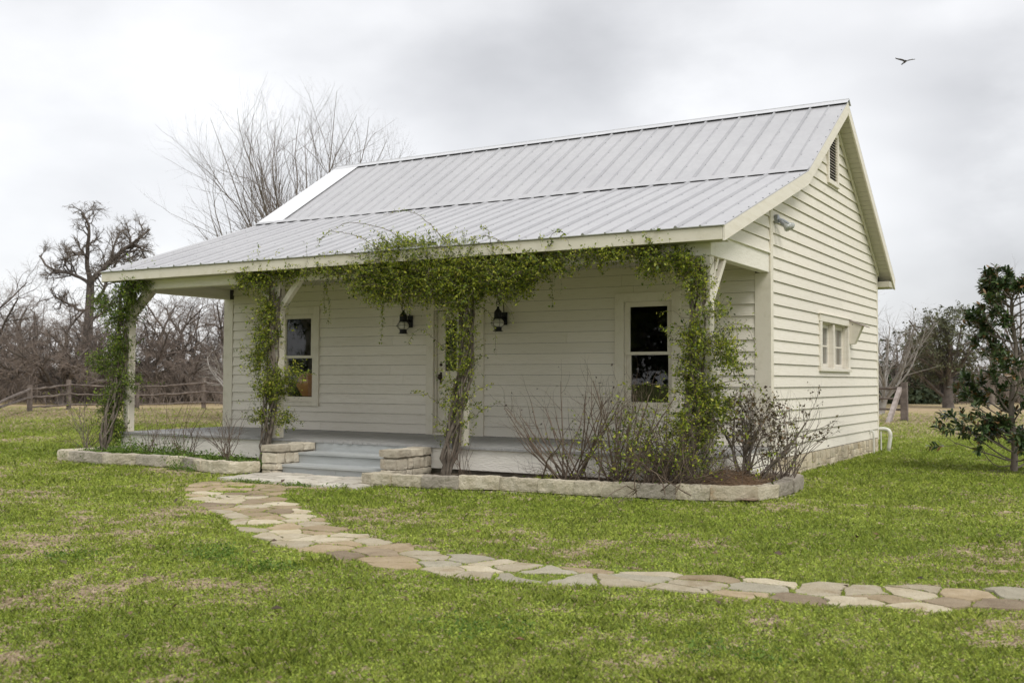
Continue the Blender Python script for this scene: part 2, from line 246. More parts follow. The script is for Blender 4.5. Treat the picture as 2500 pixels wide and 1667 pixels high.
# ------------------------------------------------------------------ object helpers
def acc(o):
    v = Vector((0, 0, 0))
    while o is not None: v = v + o.location; o = o.parent
    return v
def tag(o, label=None, cat=None, group=None, kind=None):
    if label: o['label'] = label
    if cat: o['category'] = cat
    if group: o['group'] = group
    if kind: o['kind'] = kind
    return o
def thing(name, label, cat, loc=(0, 0, 0), rz=0, group=None, kind=None):
    o = bpy.data.objects.new(name, None); COL.objects.link(o); o.location = loc; o.rotation_euler = (0, 0, rz); o.empty_display_size = .2
    return tag(o, label, cat, group, kind)
class MB:
    def __init__(s): s.v = []; s.f = []; s.mi = []; s.r = []; s.n = 0
    def add(s, vs, fs, m=0, r=.5):
        b = s.n; s.v += [tuple(x) for x in vs]; s.f += [tuple(b+i for i in f) for f in fs]; s.mi += [m]*len(fs); s.r += [r]*len(vs); s.n += len(vs)
    def box(s, x0, x1, y0, y1, z0, z1, m=0, r=.5):
        s.add([(x0, y0, z0), (x1, y0, z0), (x1, y1, z0), (x0, y1, z0), (x0, y0, z1), (x1, y0, z1), (x1, y1, z1), (x0, y1, z1)],
              [(0, 3, 2, 1), (4, 5, 6, 7), (0, 1, 5, 4), (1, 2, 6, 5), (2, 3, 7, 6), (3, 0, 4, 7)], m, r)
    def bar(s, a, b, wd, dp, up=(0, 0, 1), m=0, r=.5, w2=None, d2=None):
        a = Vector(a); b = Vector(b); d = (b-a).normalized(); u = Vector(up); sd_ = d.cross(u)
        if sd_.length < 1e-4: sd_ = d.cross(Vector((1, 0, 0)))
        sd_.normalize(); u = sd_.cross(d); vs = []
        for p, ww, dd in ((a, wd, dp), (b, w2 or wd, d2 or dp)):
            for i, j in ((-1, -1), (1, -1), (1, 1), (-1, 1)): vs.append(p + sd_*i*ww/2 + u*j*dd/2)
        s.add(vs, [(0, 1, 2, 3), (7, 6, 5, 4), (0, 4, 5, 1), (1, 5, 6, 2), (2, 6, 7, 3), (3, 7, 4, 0)], m, r)
    def prism(s, poly, ax, a0, a1, m=0, r=.5):
        n = len(poly); vs = []
        for a in (a0, a1):
            for u, v in poly:
                vs.append((a, u, v) if ax == 0 else ((u, a, v) if ax == 1 else (u, v, a)))
        s.add(vs, [tuple(range(n)), tuple(range(2*n-1, n-1, -1))]+[(i, i+n, (i+1) % n+n, (i+1) % n) for i in range(n)], m, r)
    def tube(s, pts, rad, k=8, m=0, caps=True, r=.5):
        P = [Vector(p) for p in pts]; n = len(P); rad = rad if isinstance(rad, (list, tuple)) else [rad]*n; vs = []; fs = []; u = None
        for i in range(n):
            d = (P[min(i+1, n-1)]-P[max(i-1, 0)]).normalized()
            if u is None: u = d.cross(Vector((.3, .2, 1))); u = u if u.length > .01 else d.cross(Vector((1, 0, 0)))
            u = (u-d*u.dot(d)).normalized(); v = d.cross(u)
            for j in range(k):
                a = 2*math.pi*j/k; vs.append(P[i]+(u*math.cos(a)+v*math.sin(a))*rad[i])
        for i in range(n-1):
            for j in range(k): fs.append((i*k+j, i*k+(j+1) % k, (i+1)*k+(j+1) % k, (i+1)*k+j))
        if caps: fs += [tuple(range(k-1, -1, -1)), tuple((n-1)*k+j for j in range(k))]
        s.add(vs, fs, m, r)
    def lathe(s, prof, c=(0, 0, 0), k=16, m=0):
        vs = [(c[0]+r*math.cos(2*math.pi*j/k), c[1]+r*math.sin(2*math.pi*j/k), c[2]+z) for r, z in prof for j in range(k)]
        n = len(prof); fs = [(i*k+j, i*k+(j+1) % k, (i+1)*k+(j+1) % k, (i+1)*k+j) for i in range(n-1) for j in range(k)]
        fs += [tuple(range(k-1, -1, -1)), tuple((n-1)*k+j for j in range(k))]
        s.add(vs, fs, m)
    def stone(s, x0, x1, y0, y1, z0, z1, amp=.012, res=.06, m=0, r=None, frame=None, rnds=.006):
        """rough hewn block: gridded box, corners eased, faces displaced by noise"""
        r = rnd.random() if r is None else r
        off = Vector((rnd.uniform(0, 50), rnd.uniform(0, 50), rnd.uniform(0, 50)))
        dx, dy, dz = x1-x0, y1-y0, z1-z0; nx, ny, nz = [max(2, min(14, int(round(t/res)))) for t in (dx, dy, dz)]
        idx = {}; vs = []; fs = []
        def g(i, j, k):
            if (i, j, k) in idx: return idx[(i, j, k)]
            p = Vector((x0+dx*i/nx, y0+dy*j/ny, z0+dz*k/nz)); c = Vector(((x0+x1)/2, (y0+y1)/2, (z0+z1)/2)); h = Vector((dx/2, dy/2, dz/2))
            e = sum(1 for a, b in ((i, nx), (j, ny), (k, nz)) if a in (0, b))
            q = p-c
            if e >= 2:
                for t in range(3):
                    if (i, j, k)[t] in (0, (nx, ny, nz)[t]): q[t] *= 1-min(.3, rnds/max(h[t], .01))*(.6 if e == 2 else 1)
            nv = noise.noise_vector((p+off)*9)*amp*.8+noise.noise_vector((p+off)*26)*amp*.5
            q = q+nv; pp = c+q
            if frame: pp = frame(pp)
            idx[(i, j, k)] = len(vs); vs.append(pp); return idx[(i, j, k)]
        for i in range(nx):
            for j in range(ny): fs.append((g(i, j, 0), g(i, j+1, 0), g(i+1, j+1, 0), g(i+1, j, 0))); fs.append((g(i, j, nz), g(i+1, j, nz), g(i+1, j+1, nz), g(i, j+1, nz)))
        for i in range(nx):
            for k in range(nz): fs.append((g(i, 0, k), g(i+1, 0, k), g(i+1, 0, k+1), g(i, 0, k+1))); fs.append((g(i, ny, k), g(i, ny, k+1), g(i+1, ny, k+1), g(i+1, ny, k)))
        for j in range(ny):
            for k in range(nz): fs.append((g(0, j, k), g(0, j, k+1), g(0, j+1, k+1), g(0, j+1, k))); fs.append((g(nx, j, k), g(nx, j+1, k), g(nx, j+1, k+1), g(nx, j, k+1)))
        s.add(vs, fs, m, r)
    def build(s, name, mats, parent=None, smooth=False, local=False, bevel=0):
        me = bpy.data.meshes.new(name)
        o = Vector((0, 0, 0)) if (local or parent is None) else acc(parent)
        v = np.array(s.v, dtype=np.float64).reshape(-1, 3)-np.array(o)
        me.from_pydata(v.tolist(), [], s.f); 
        for mm in (mats if isinstance(mats, (list, tuple)) else [mats]): me.materials.append(M[mm])
        me.polygons.foreach_set('material_index', s.mi)
        a = me.attributes.new('rnd', 'FLOAT', 'POINT'); a.data.foreach_set('value', s.r)
        if smooth: me.polygons.foreach_set('use_smooth', [True]*len(me.polygons))
        me.update(); ob = bpy.data.objects.new(name, me); COL.objects.link(ob); ob.parent = parent
        if bevel:
            b = ob.modifiers.new('bevel', 'BEVEL'); b.width = bevel; b.segments = 1; b.limit_method = 'ANGLE'
        return ob
def npmesh(name, V, Fq, k, mats, parent=None, rv=None, extra=None, smooth=False, mi=None):
    """V (n,3), Fq (m,k) faces all with k corners"""
    me = bpy.data.meshes.new(name); o = np.array(acc(parent)) if parent is not None else np.zeros(3)
    V = V-o; me.vertices.add(len(V)); me.vertices.foreach_set('co', V.astype(np.float32).ravel())
    me.loops.add(len(Fq)*k); me.loops.foreach_set('vertex_index', Fq.astype(np.int32).ravel())
    me.polygons.add(len(Fq)); me.polygons.foreach_set('loop_start', np.arange(0, len(Fq)*k, k, dtype=np.int32))
    for mm in (mats if isinstance(mats, (list, tuple)) else [mats]): me.materials.append(M[mm])
    if mi is not None: me.polygons.foreach_set('material_index', mi.astype(np.int32))
    if smooth: me.polygons.foreach_set('use_smooth', np.ones(len(Fq), dtype=bool))
    if rv is not None: a = me.attributes.new('rnd', 'FLOAT', 'POINT'); a.data.foreach_set('value', rv.astype(np.float32))
    for kk, vv in (extra or {}).items(): a = me.attributes.new(kk, 'FLOAT', 'POINT'); a.data.foreach_set('value', vv.astype(np.float32))
    me.update(calc_edges=True); me.validate(); ob = bpy.data.objects.new(name, me); COL.objects.link(ob); ob.parent = parent
    return ob

# ------------------------------------------------------------------ branching and leaf helpers (vectorised)
def unit(a): return a/np.maximum(np.linalg.norm(a, axis=-1, keepdims=True), 1e-9)
def grow(S, D, Ln, Rd, levels, rng):
    """levels: dicts n (steps), wig, up, and for children: nc, ang, lr, rr, t0, t1.  Returns list of (P[B,n+1,3], R[B,n+1], sides)."""
    out = []; S = np.asarray(S, float); D = unit(np.asarray(D, float)); Ln = np.asarray(Ln, float); Rd = np.asarray(Rd, float)
    for lv in levels:
        B = len(S); n = lv['n']; P = np.zeros((B, n+1, 3)); P[:, 0] = S; Q = np.zeros((B, n+1, 3)); d = D.copy(); Q[:, 0] = d
        for i in range(n):
            d = unit(d+rng.normal(0, lv['wig'], (B, 3))+np.array([0, 0, lv.get('up', 0)])); P[:, i+1] = P[:, i]+d*(Ln/n)[:, None]; Q[:, i+1] = d
        tp = lv.get('tip', .35); R = Rd[:, None]*(1-(1-tp)*np.linspace(0, 1, n+1)[None])
        out.append((P, R, lv.get('k', 4)))
        if 'nc' not in lv: break
        nc = lv['nc']; t = rng.uniform(lv.get('t0', .25), lv.get('t1', 1.), (B, nc)); t[:, 0] = .98
        x = t*n; i0 = np.minimum(x.astype(int), n-1); fr = x-i0; bi = np.arange(B)[:, None]
        S2 = P[bi, i0]*(1-fr)[..., None]+P[bi, i0+1]*fr[..., None]; D0 = Q[bi, i0+1]; R0 = R[bi, i0]*(1-fr)+R[bi, i0+1]*fr
        pr = unit(np.cross(D0, rng.normal(0, 1, D0.shape))); an = rng.normal(lv['ang'], lv.get('angv', .18), (B, nc, 1)); an[:, 0] *= .35
        S, D = S2.reshape(-1, 3), unit(D0*np.cos(an)+pr*np.sin(an)).reshape(-1, 3)
        Ln = (np.repeat(Ln[:, None], nc, 1)*lv['lr']*rng.uniform(.6, 1.25, (B, nc))*(1.12-.45*t)).reshape(-1); Rd = np.minimum(R0*lv['rr']*rng.uniform(.8, 1.1, (B, nc)), R0*.95).reshape(-1)
    return out
def prune(out, env):
    c, r = np.array(env[0], float), np.array(env[1], float); res = [out[0]]
    for P, R, k in out[1:]:
        q = (((P[:, -1]-c)/r)**2).sum(1) < 1.12; res.append((P[q], R[q], k))
    return [o for o in res if len(o[0])]
def reach(S, D, env, rg, lo=.8):
    c, r = np.array(env[0], float), np.array(env[1], float); D = unit(D); a = ((D/r)**2).sum(1); b = 2*((S-c)*D/r**2).sum(1); cc = (((S-c)/r)**2).sum(1)-1
    t = (-b+np.sqrt(np.maximum(b*b-4*a*cc, 0)))/(2*a); return np.maximum(t, .4)*rg.uniform(lo, 1.02, len(S))
def tubes(parts):
    """parts: list of (P[B,m,3], R[B,m], k) -> V, quads"""
    VV = []; FF = []; base = 0
    for P, R, k in parts:
        B, m, _ = P.shape
        if B == 0: continue
        T = np.zeros_like(P); T[:, 1:-1] = P[:, 2:]-P[:, :-2]; T[:, 0] = P[:, 1]-P[:, 0]; T[:, -1] = P[:, -1]-P[:, -2]; T = unit(T)
        ref = np.where(np.abs(T[:, :1, 2:3]) > .9, np.array([[[1., 0, 0]]]), np.array([[[0, 0, 1.]]])); U = unit(np.cross(T, np.broadcast_to(ref, T.shape))); W = np.cross(T, U)
        a = 2*np.pi*np.arange(k)/k; V = P[:, :, None]+R[:, :, None, None]*(U[:, :, None]*np.cos(a)[:, None]+W[:, :, None]*np.sin(a)[:, None])
        b = (np.arange(B)*m*k)[:, None, None]; i = (np.arange(m-1)*k)[None, :, None]; j = np.arange(k)[None, None]; j2 = (j+1) % k
        F = np.stack([b+i+j, b+i+j2, b+i+k+j2, b+i+k+j], -1).reshape(-1, 4)+base
        VV.append(V.reshape(-1, 3)); FF.append(F); base += B*m*k
    return np.concatenate(VV), np.concatenate(FF)
def leaves(C, sz, rng, aspect=.55, up=0., D=None, fold=.15, droop=0.):
    """diamond leaves of length sz at C; D optional leaf axis"""
    n = len(C); sz = np.broadcast_to(np.asarray(sz, float), (n,))*np.clip(rng.lognormal(-.08, .36, n), .4, 2.)
    A = unit(rng.normal(0, 1, (n, 3))) if D is None else unit(D+rng.normal(0, .25, (n, 3)))
    if droop: A = unit(A-np.array([0, 0, droop]))
    Nn = unit(rng.normal(0, 1, (n, 3))+np.array([0, 0, up])); S = unit(np.cross(A, Nn)); Nn = np.cross(S, A)
    s = sz[:, None]; V = np.stack([C, C+A*s*.45+S*s*aspect*.5+Nn*s*fold, C+A*s, C+A*s*.45-S*s*aspect*.5+Nn*s*fold], 1).reshape(-1, 3)
    F = np.arange(n*4).reshape(n, 4); return V, F, np.repeat(rng.random(n), 4)
def curve_pts(pts, n, wob=0., rng=None):
    """polyline resampled smoothly (Catmull-Rom)"""
    P = np.array(pts, float); P = np.vstack([2*P[0]-P[1], P, 2*P[-1]-P[-2]]); m = len(P)-3; out = []
    for t in np.linspace(0, m-1e-6, n):
        i = int(t); f = t-i; p0, p1, p2, p3 = P[i:i+4]
        out.append(.5*((2*p1)+(-p0+p2)*f+(2*p0-5*p1+4*p2-p3)*f*f+(-p0+3*p1-3*p2+p3)*f**3))
    out = np.array(out)
    if wob: out[1:-1] += rng.normal(0, wob, (n-2, 3))
    return out

# ================================================================== THE SETTING: ground
mb = MB(); 
# one sheet to the horizon, finer near the house with gentle undulation
xs = sorted(set([-1500, -700, -350, -180, -110]+list(range(-80, 61, 4))+[90, 180, 400, 900])); ys = sorted(set([-300, -120, -60]+list(range(-32, 93, 4))+[120, 180, 300, 600, 1200, 2200]))
def gz(x, y):
    d = max(0, math.hypot(x+4, y+4)-16)
    return min(1, d/25)*(noise.noise(Vector((x*.035, y*.035, 2)))*.35) if d > 0 else 0.0
vs = [(x, y, gz(x, y)) for y in ys for x in xs]; nx = len(xs)
fs = [(j*nx+i, j*nx+i+1, (j+1)*nx+i+1, (j+1)*nx+i) for j in range(len(ys)-1) for i in range(nx-1)]
mb.add(vs, fs); tag(mb.build('ground', 'ground', smooth=True), kind='structure')

# ================================================================== THE COTTAGE
XL, XR, DD = -10.41, 0.0, 6.78
ZD = .46
OV = .266
PF, PK, PR, PB = (-2.56, 3.155), (1.02, 4.404), (3.459, 5.975), (7.228, 3.354)
def roofz(y):
    for a, b in ((PF, PK), (PK, PR), (PR, PB)):
        if a[0] <= y <= b[0]: return a[1]+(b[1]-a[1])*(y-a[0])/(b[0]-a[0])
    return PF[1]
house = thing('farm_cottage', 'cream clapboard cottage with a pale metal roof and a deep front porch', 'house', (0, 0, 0))
# ---- wall cores with their openings
def holed(mb, u0, u1, z0, z1, holes, put):
    us = sorted({u0, u1} | {h[i] for h in holes for i in (0, 1)}); zs = sorted({z0, z1} | {h[i] for h in holes for i in (2, 3)})
    for a, b in zip(us, us[1:]):
        for c, d in zip(zs, zs[1:]):
            if any(h[0] < (a+b)/2 < h[1] and h[2] < (c+d)/2 < h[3] for h in holes): continue
            put(mb, a, b, c, d)
WX = (-8.97, -2.18)    # left edge of each front window opening
front_holes = [(x, x+.76, .95, 2.51) for x in WX]+[(-5.6, -4.77, ZD, 2.49)]
gable_holes = [(2.60, 4.32, 1.57, 2.30), (3.11, 3.65, 4.65, 5.41)]
core = MB()
holed(core, XL+.02, XR-.02, .1, 3.1, front_holes, lambda m, a, b, c, d: m.box(a, b, .0, .10, c, d))
holed(core, .10, DD-.02, .1, 3.25, gable_holes[:1], lambda m, a, b, c, d: m.box(-.10, -.004, a, b, c, d))
# gable triangle core
def gpoly(z0): return [(.1, z0), (DD-.02, z0), (DD-.02, roofz(DD-.02)-.1), (PR[0], PR[1]-.1), (PK[0], PK[1]-.1), (.1, roofz(.1)-.1)]
vent = gable_holes[1]
core.prism([(.1, 3.25), (vent[0], 3.25), (vent[0], roofz(vent[0])-.1), (PK[0], PK[1]-.1), (.1, roofz(.1)-.1)], 0, -.10, -.004)
core.prism([(vent[1], 3.25), (DD-.02, 3.25), (DD-.02, roofz(DD-.02)-.1), (vent[1], roofz(vent[1])-.1)], 0, -.10, -.004)
core.prism([(vent[0], 3.25), (vent[1], 3.25), (vent[1], vent[2]), (vent[0], vent[2])], 0, -.10, -.004)
core.prism([(vent[0], vent[3]), (vent[1], vent[3]), (vent[1], roofz(vent[1])-.1), (PR[0], PR[1]-.1), (vent[0], roofz(vent[0])-.1)], 0, -.10, -.004)
core.prism(gpoly(.1), 0, XL+.004, XL+.10)
core.box(XL+.1, -.1, DD-.1, DD-.02, .1, roofz(DD)-.1)
core.box(XL+.11, -.11, .11, DD-.11, ZD-.08, ZD-.01); core.box(XL+.11, -.11, .11, DD-.11, 2.82, 2.88)
core.build('wall_core', 'interior', house)
# ---- clapboards
sid = MB(); LAP = .1637
def clap(mb, put, u_at, z0, z1, holes, gap=.006):
    """one course between z0 and z1; u_at(z) gives the end positions"""
    def piece(ua, ub, za, zc, ua1=None, ub1=None, r=.5):
        f = lambda z: .028-.022*(z-z0)/LAP
        put(mb, ua, ub, ua1 if ua1 is not None else ua, ub1 if ub1 is not None else ub, za, zc, f(za), f(zc), r)
    a0, b0 = u_at(z0); a1, b1 = u_at(z1)
    if b1 <= a1: a1 = b1 = (a1+b1)/2
    hs = [h for h in holes if h[2] < z1 and h[3] > z0]
    cur0, cur1 = a0, a1
    def run(p0, q0, p1, q1, za, zc):
        # boards butt at random joints along the run
        cuts = []; c = max(p0, p1)+rnd.uniform(1.2, 4.2)
        while c < min(q0, q1)-.5: cuts.append(c); c += rnd.uniform(2.4, 4.8)
        s0, s1 = p0, p1
        for c in cuts: piece(s0, c-.002, za, zc, s1, c-.002, rnd.random()); s0 = s1 = c+.002
        piece(s0, q0, za, zc, s1, q1, rnd.random())
    for h in sorted(hs):
        run(cur0, h[0], cur1, h[0], z0+gap, z1)
        if h[2] > z0+.02: piece(h[0], h[1], z0+gap, h[2])
        if h[3] < z1-.01: piece(h[0], h[1], h[3], z1)
        cur0 = cur1 = h[1]
    run(cur0, b0, cur1, b1, z0+gap, z1)
FX = [(0, 1, 5, 4), (3, 7, 6, 2), (0, 3, 2, 1), (4, 5, 6, 7), (0, 4, 7, 3), (1, 2, 6, 5)]
def put_front(mb, ua, ub, ua1, ub1, za, zc, fa, fc, r):   # facing -y, u = x
    mb.add([(ua, -fa, za), (ub, -fa, za), (ub, .004, za), (ua, .004, za), (ua1, -fc, zc), (ub1, -fc, zc), (ub1, .004, zc), (ua1, .004, zc)], FX, 0, r)
def put_gable(x, s):
    def p(mb, ua, ub, ua1, ub1, za, zc, fa, fc, r):
        mb.add([(x+s*fa, ua, za), (x+s*fa, ub, za), (x-s*.003, ub, za), (x-s*.003, ua, za), (x+s*fc, ua1, zc), (x+s*fc, ub1, zc), (x-s*.003, ub1, zc), (x-s*.003, ua1, zc)], FX if s > 0 else [f[::-1] for f in FX], 0, r)
    return p
z = ZD; first = True; fh = [(h[0]-.05, h[1]+.05, h[2]-.03 if h[2] > .5 else 0, h[3]+.04) for h in front_holes]
while z < 3.1:
    z1 = ZD+.155 if first else z+LAP; first = False
    clap(sid, put_front, lambda q: (XL+.21, XR-.205), z, min(z1, 3.12), fh, .004); z = z1
sid.build('front_siding', 'siding', house)
# gable siding, cut to the rake
def gends(z):
    lo, hi = .087, DD-.06
    zt = z+.085
    if zt > roofz(lo): lo = PF[0]+(zt-PF[1])*(PK[0]-PF[0])/(PK[1]-PF[1]) if zt < PK[1] else PK[0]+(zt-PK[1])*(PR[0]-PK[0])/(PR[1]-PK[1])
    if zt > roofz(hi): hi = PR[0]+(PR[1]-zt)*(PB[0]-PR[0])/(PR[1]-PB[1])
    return lo, hi
for side, x, s in (('right', XR, 1), ('left', XL, -1)):
    g = MB(); z = .284; gh = [(h[0]-.03, h[1]+.03, h[2]-.02, h[3]+.03) for h in gable_holes] if side == 'right' else []
    while z < 5.86:
        clap(g, put_gable(x, s), gends, z, min(z+LAP, 5.885), gh); z += LAP
    # the little run of boards above the porch side beam
    z = 3.115
    def pends(q):
        zt = q+.085; lo = PF[0]+(zt-PF[1])*(PK[0]-PF[0])/(PK[1]-PF[1]); return max(lo, -2.3), .0-.005
    while z < 3.93:
        clap(g, put_gable(x-s*.012, s), pends, z, min(z+LAP, 3.955), []); z += LAP
    if side == 'right': g.build('gable_siding', 'siding', house)
    else: g.build('gable_siding', 'siding', house)
bk = MB()
z = .284
while z < 3.2: bk.box(XL+.1, XR-.1, DD-.02, DD+.008, z, z+LAP-.008, r=rnd.random()); z += LAP
bk.build('rear_siding', 'siding', house)
# ---- corner boards and pilasters
for bb_ in ((-.203, .026, -.03, .0, ZD, 2.839), (.0, .026, .002, .087, .29, roofz(0)-.1), (.0, .026, -.03, .0, 2.841, roofz(-.03)-.1),
            (XL-.026, XL+.205, -.03, .0, ZD, 2.84), (XL-.026, XL, .002, .09, .29, roofz(0)-.1),
            (.0, .026, DD-.062, DD+.02, .25, roofz(DD)-.12), (XL-.026, XL, DD-.06, DD+.02, .25, roofz(DD)-.12)):
    cb = MB(); cb.box(*bb_); cb.build('corner_board', 'trim', house, bevel=.003)
# ---- roof
roof = MB()
def slope(p, q):
    d = Vector((0, q[0]-p[0], q[1]-p[1])); ln = d.length; d.normalize(); n = Vector((0, -d.z, d.y)); 
    if n.z < 0: n = -n
    return (lambda x, s, h: Vector((x, p[0], p[1]))+d*s+n*h), ln
X0, X1 = XL-OV, XR+OV
def slab(mb, P, ln, x0, x1, s0, s1, h0, h1, m=0, r=.5):
    c = [P(x0, s0, h0), P(x1, s0, h0), P(x1, s1, h0), P(x0, s1, h0), P(x0, s0, h1), P(x1, s0, h1), P(x1, s1, h1), P(x0, s1, h1)]
    mb.add(c, [(0, 3, 2, 1), (4, 5, 6, 7), (0, 1, 5, 4), (1, 2, 6, 5), (2, 3, 7, 6), (3, 0, 4, 7)], m, r)
screws = MB()
for si, (a, b) in enumerate(((PF, PK), (PK, PR), (PB, PR))):
    P, ln = slope(a, b)
    lip = -.03 if si != 1 else 0
    slab(roof, P, ln, X0, X1, lip, ln, -.012, 0)
    dk_ = 1
    k = 0; x = -.02
    ribs = []
    while x > X0+.05: ribs.append((x, k)); x -= .305; k += 1
    for x, k in ribs:
        big = k % 2 == 1; h = .026 if big else .016; wb = .027 if big else .017; wt = .010 if big else .007
        vs = []
        for s in (lip-.004, ln):
            vs += [P(x-wb, s, .0005), P(x+wb, s, .0005), P(x+wt, s, h), P(x-wt, s, h)]
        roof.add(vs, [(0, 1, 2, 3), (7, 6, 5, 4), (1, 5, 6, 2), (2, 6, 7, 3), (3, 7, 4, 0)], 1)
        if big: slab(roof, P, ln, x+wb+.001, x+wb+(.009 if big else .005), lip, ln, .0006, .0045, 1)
        s = .10
        while s < ln-.1:
            slab(screws, P, ln, x+wb+.006, x+wb+.018, s, s+.012, 0, .006); s += .61 if ln > 3 else .56
    for s in [ .1+.3*i for i in range(int(ln/.3))]:
        slab(screws, P, ln, X1-.035, X1-.02, s, s+.016, 0, .009)
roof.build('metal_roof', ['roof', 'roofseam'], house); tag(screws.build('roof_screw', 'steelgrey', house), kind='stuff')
cap = MB(); clo = MB()
Pf, lf = slope(PK, PR); Pb, lb = slope(PB, PR)
for i in range(5):
    xa, xb = X0+(X1-X0)*i/5-.0, X0+(X1-X0)*(i+1)/5+.02
    h = .030+.002*(i % 2)
    slab(cap, Pf, lf, xa-.01, min(xb, X1+.02), lf-.135, lf+.01, h, h+.004); slab(cap, Pb, lb, xa-.01, min(xb, X1+.02), lb-.135, lb+.01, h, h+.004)
cap.bar((X0-.01, PR[0], PR[1]+.036), (X1+.02, PR[0], PR[1]+.036), .03, .02)
slab(clo, Pf, lf, X0+.05, X1-.01, lf-.118, lf-.05, .0, .028); slab(clo, Pb, lb, X0+.05, X1-.01, lb-.118, lb-.05, .0, .028)
cap.build('ridge_cap', 'roofcap', house)
# transition flashing at the break of slope: wavy lower edge standing off the porch sheets
Pp, lp = slope(PF, PK); tf = MB(); n = 72; vs = []
for i in range(n+1):
    x = X0+(X1-X0)*i/n; ph = (x+.02)/.305; wv = .021+.005*abs(math.sin(math.pi*ph))+.004*math.sin(x*1.7)
    vs += [Pp(x, lp-.07, wv), Pp(x, lp-.02, .026), Pf(x, .11, .026), Pf(x, .11, .022), Pp(x, lp-.02, .022), Pp(x, lp-.07, wv-.003)]
fs = []
for i in range(n):
    for j in range(6): fs.append((i*6+j, (i+1)*6+j, (i+1)*6+(j+1) % 6, i*6+(j+1) % 6))
tf.add(vs, fs); tf.build('transition_flashing', 'roof', house)
slab(clo, Pp, lp, X0+.05, X1-.02, lp-.06, lp-.03, .0, .018)
clo.build('foam_closure', 'dark', house)
fl = MB(); slab(fl, Pf, lf, X0-.012, X0+.66, .06, lf-.10, .027, .030); slab(fl, Pf, lf, X0-.012, X0-.008, .0, lf-.02, -.05, .027)
fl.build('rake_flashing', 'flash', house)
# decking under the metal, fascia, rakes, soffits
dk = MB()
for a, b in ((PF, PK), (PK, PR), (PB, PR)):
    P, ln = slope(a, b); slab(dk, P, ln, X0+.03, X1-.03, .01, ln-.03, -.07, -.014)
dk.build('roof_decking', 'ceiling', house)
fa = MB(); fa.box(X0+.01, X1-.03, PF[0]-.005, PF[0]+.02, 2.98, 3.128); fa.build('fascia', 'trim', house, bevel=.003)
fa = MB(); fa.box(X0+.01, X1-.03, PB[0]-.02, PB[0]+.005, 3.16, 3.325); fa.build('fascia', 'trim', house, bevel=.003)
for x0, x1 in ((X1-.026, X1), (X0, X0+.026)):
    rk = MB()
    for a, b, dp in ((PF, PK, .175), (PK, PR, .195), (PR, PB, .175)):
        y0, z0 = a; y1, z1 = b; t = .016
        rk.prism([(y0, z0-t), (y1, z1-t), (y1, z1-t-dp-.02), (y0, z0-t-dp)], 0, x0, x1)
    rk.build('rake_board', 'paint', house)
# second, deeper rake board of the rear slope and the frieze on the wall
fr = MB()
for a, b in ((PK, PR), (PR, (PB[0]-.42, PB[1]+.292))):
    fr.prism([(a[0], a[1]-.17), (b[0], b[1]-.17), (b[0], b[1]-.27), (a[0], a[1]-.27)], 0, .022, .05)
fr.prism([(PF[0]+.3, roofz(PF[0]+.3)-.17), (PK[0], PK[1]-.17), (PK[0], PK[1]-.22), (PF[0]+.3, roofz(PF[0]+.3)-.22)], 0, .022, .045)
fr.build('frieze_board', 'trim', house)
sf = MB()
for a, b in ((PF, PK), (PK, PR), (PB, PR)):
    P, ln = slope(a, b); s = .03
    while s < ln-.02: slab(sf, P, ln, .012, X1-.028, s, min(s+.112, ln-.01), -.155, -.14); slab(sf, P, ln, X0+.028, XL-.012, s, min(s+.112, ln-.01), -.155, -.14); s += .118
sf.box(X0+.03, X1-.03, PF[0]+.021, -2.295, 2.985, 3.0)
sf.box(XL-.2, X1-.027, DD+.02, PB[0]-.021, 3.17, 3.185)
sf.box(.03, X1-.027, DD+.02, PB[0]-.021, 3.186, 3.28)
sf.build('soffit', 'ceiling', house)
# ---- porch: ceiling, beams, posts, braces
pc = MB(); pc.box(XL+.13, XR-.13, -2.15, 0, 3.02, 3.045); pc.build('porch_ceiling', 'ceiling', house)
bm_ = MB(); bm_.box(XL, XR, -2.29, -2.15, 2.84, 3.115); bm_.box(-.13, .0, -2.149, -.03, 2.84, 3.110); bm_.box(XL, XL+.13, -2.149, -.03, 2.84, 3.110)
bm_.box(.001, .028, -2.33, -.031, 3.098, 3.118)
bm_.build('porch_beam', 'skirt', house, bevel=.004)
POSTX = (-10.345, -6.94, -3.555, -.075)
for i, x in enumerate(POSTX):
    p = MB(); p.box(x-.065, x+.065, -2.285, -2.155, ZD, 2.839); po = p.build('porch_post', 'trim', house, bevel=.006)
    b = MB()
    if i < 3: b.bar((x+.05, -2.22, 2.44), (x+.43, -2.22, 2.86), .085, .085, (0, 1, 0))
    if i > 0: b.bar((x-.05, -2.22, 2.44), (x-.43, -2.22, 2.86), .085, .085, (0, 1, 0))
    if i == 3:
        b.bar((x+.03, -2.17, 2.32), (x+.03, -1.74, 2.85), .06, .07, (1, 0, 0)); b.bar((x+.035, -2.17, 2.50), (x+.035, -1.95, 2.85), .05, .03, (1, 0, 0))
    if i == 0: b.bar((x, -2.17, 2.4), (x, -1.76, 2.85), .08, .08, (1, 0, 0))
    b.build('knee_brace', 'trim', po, bevel=.003)
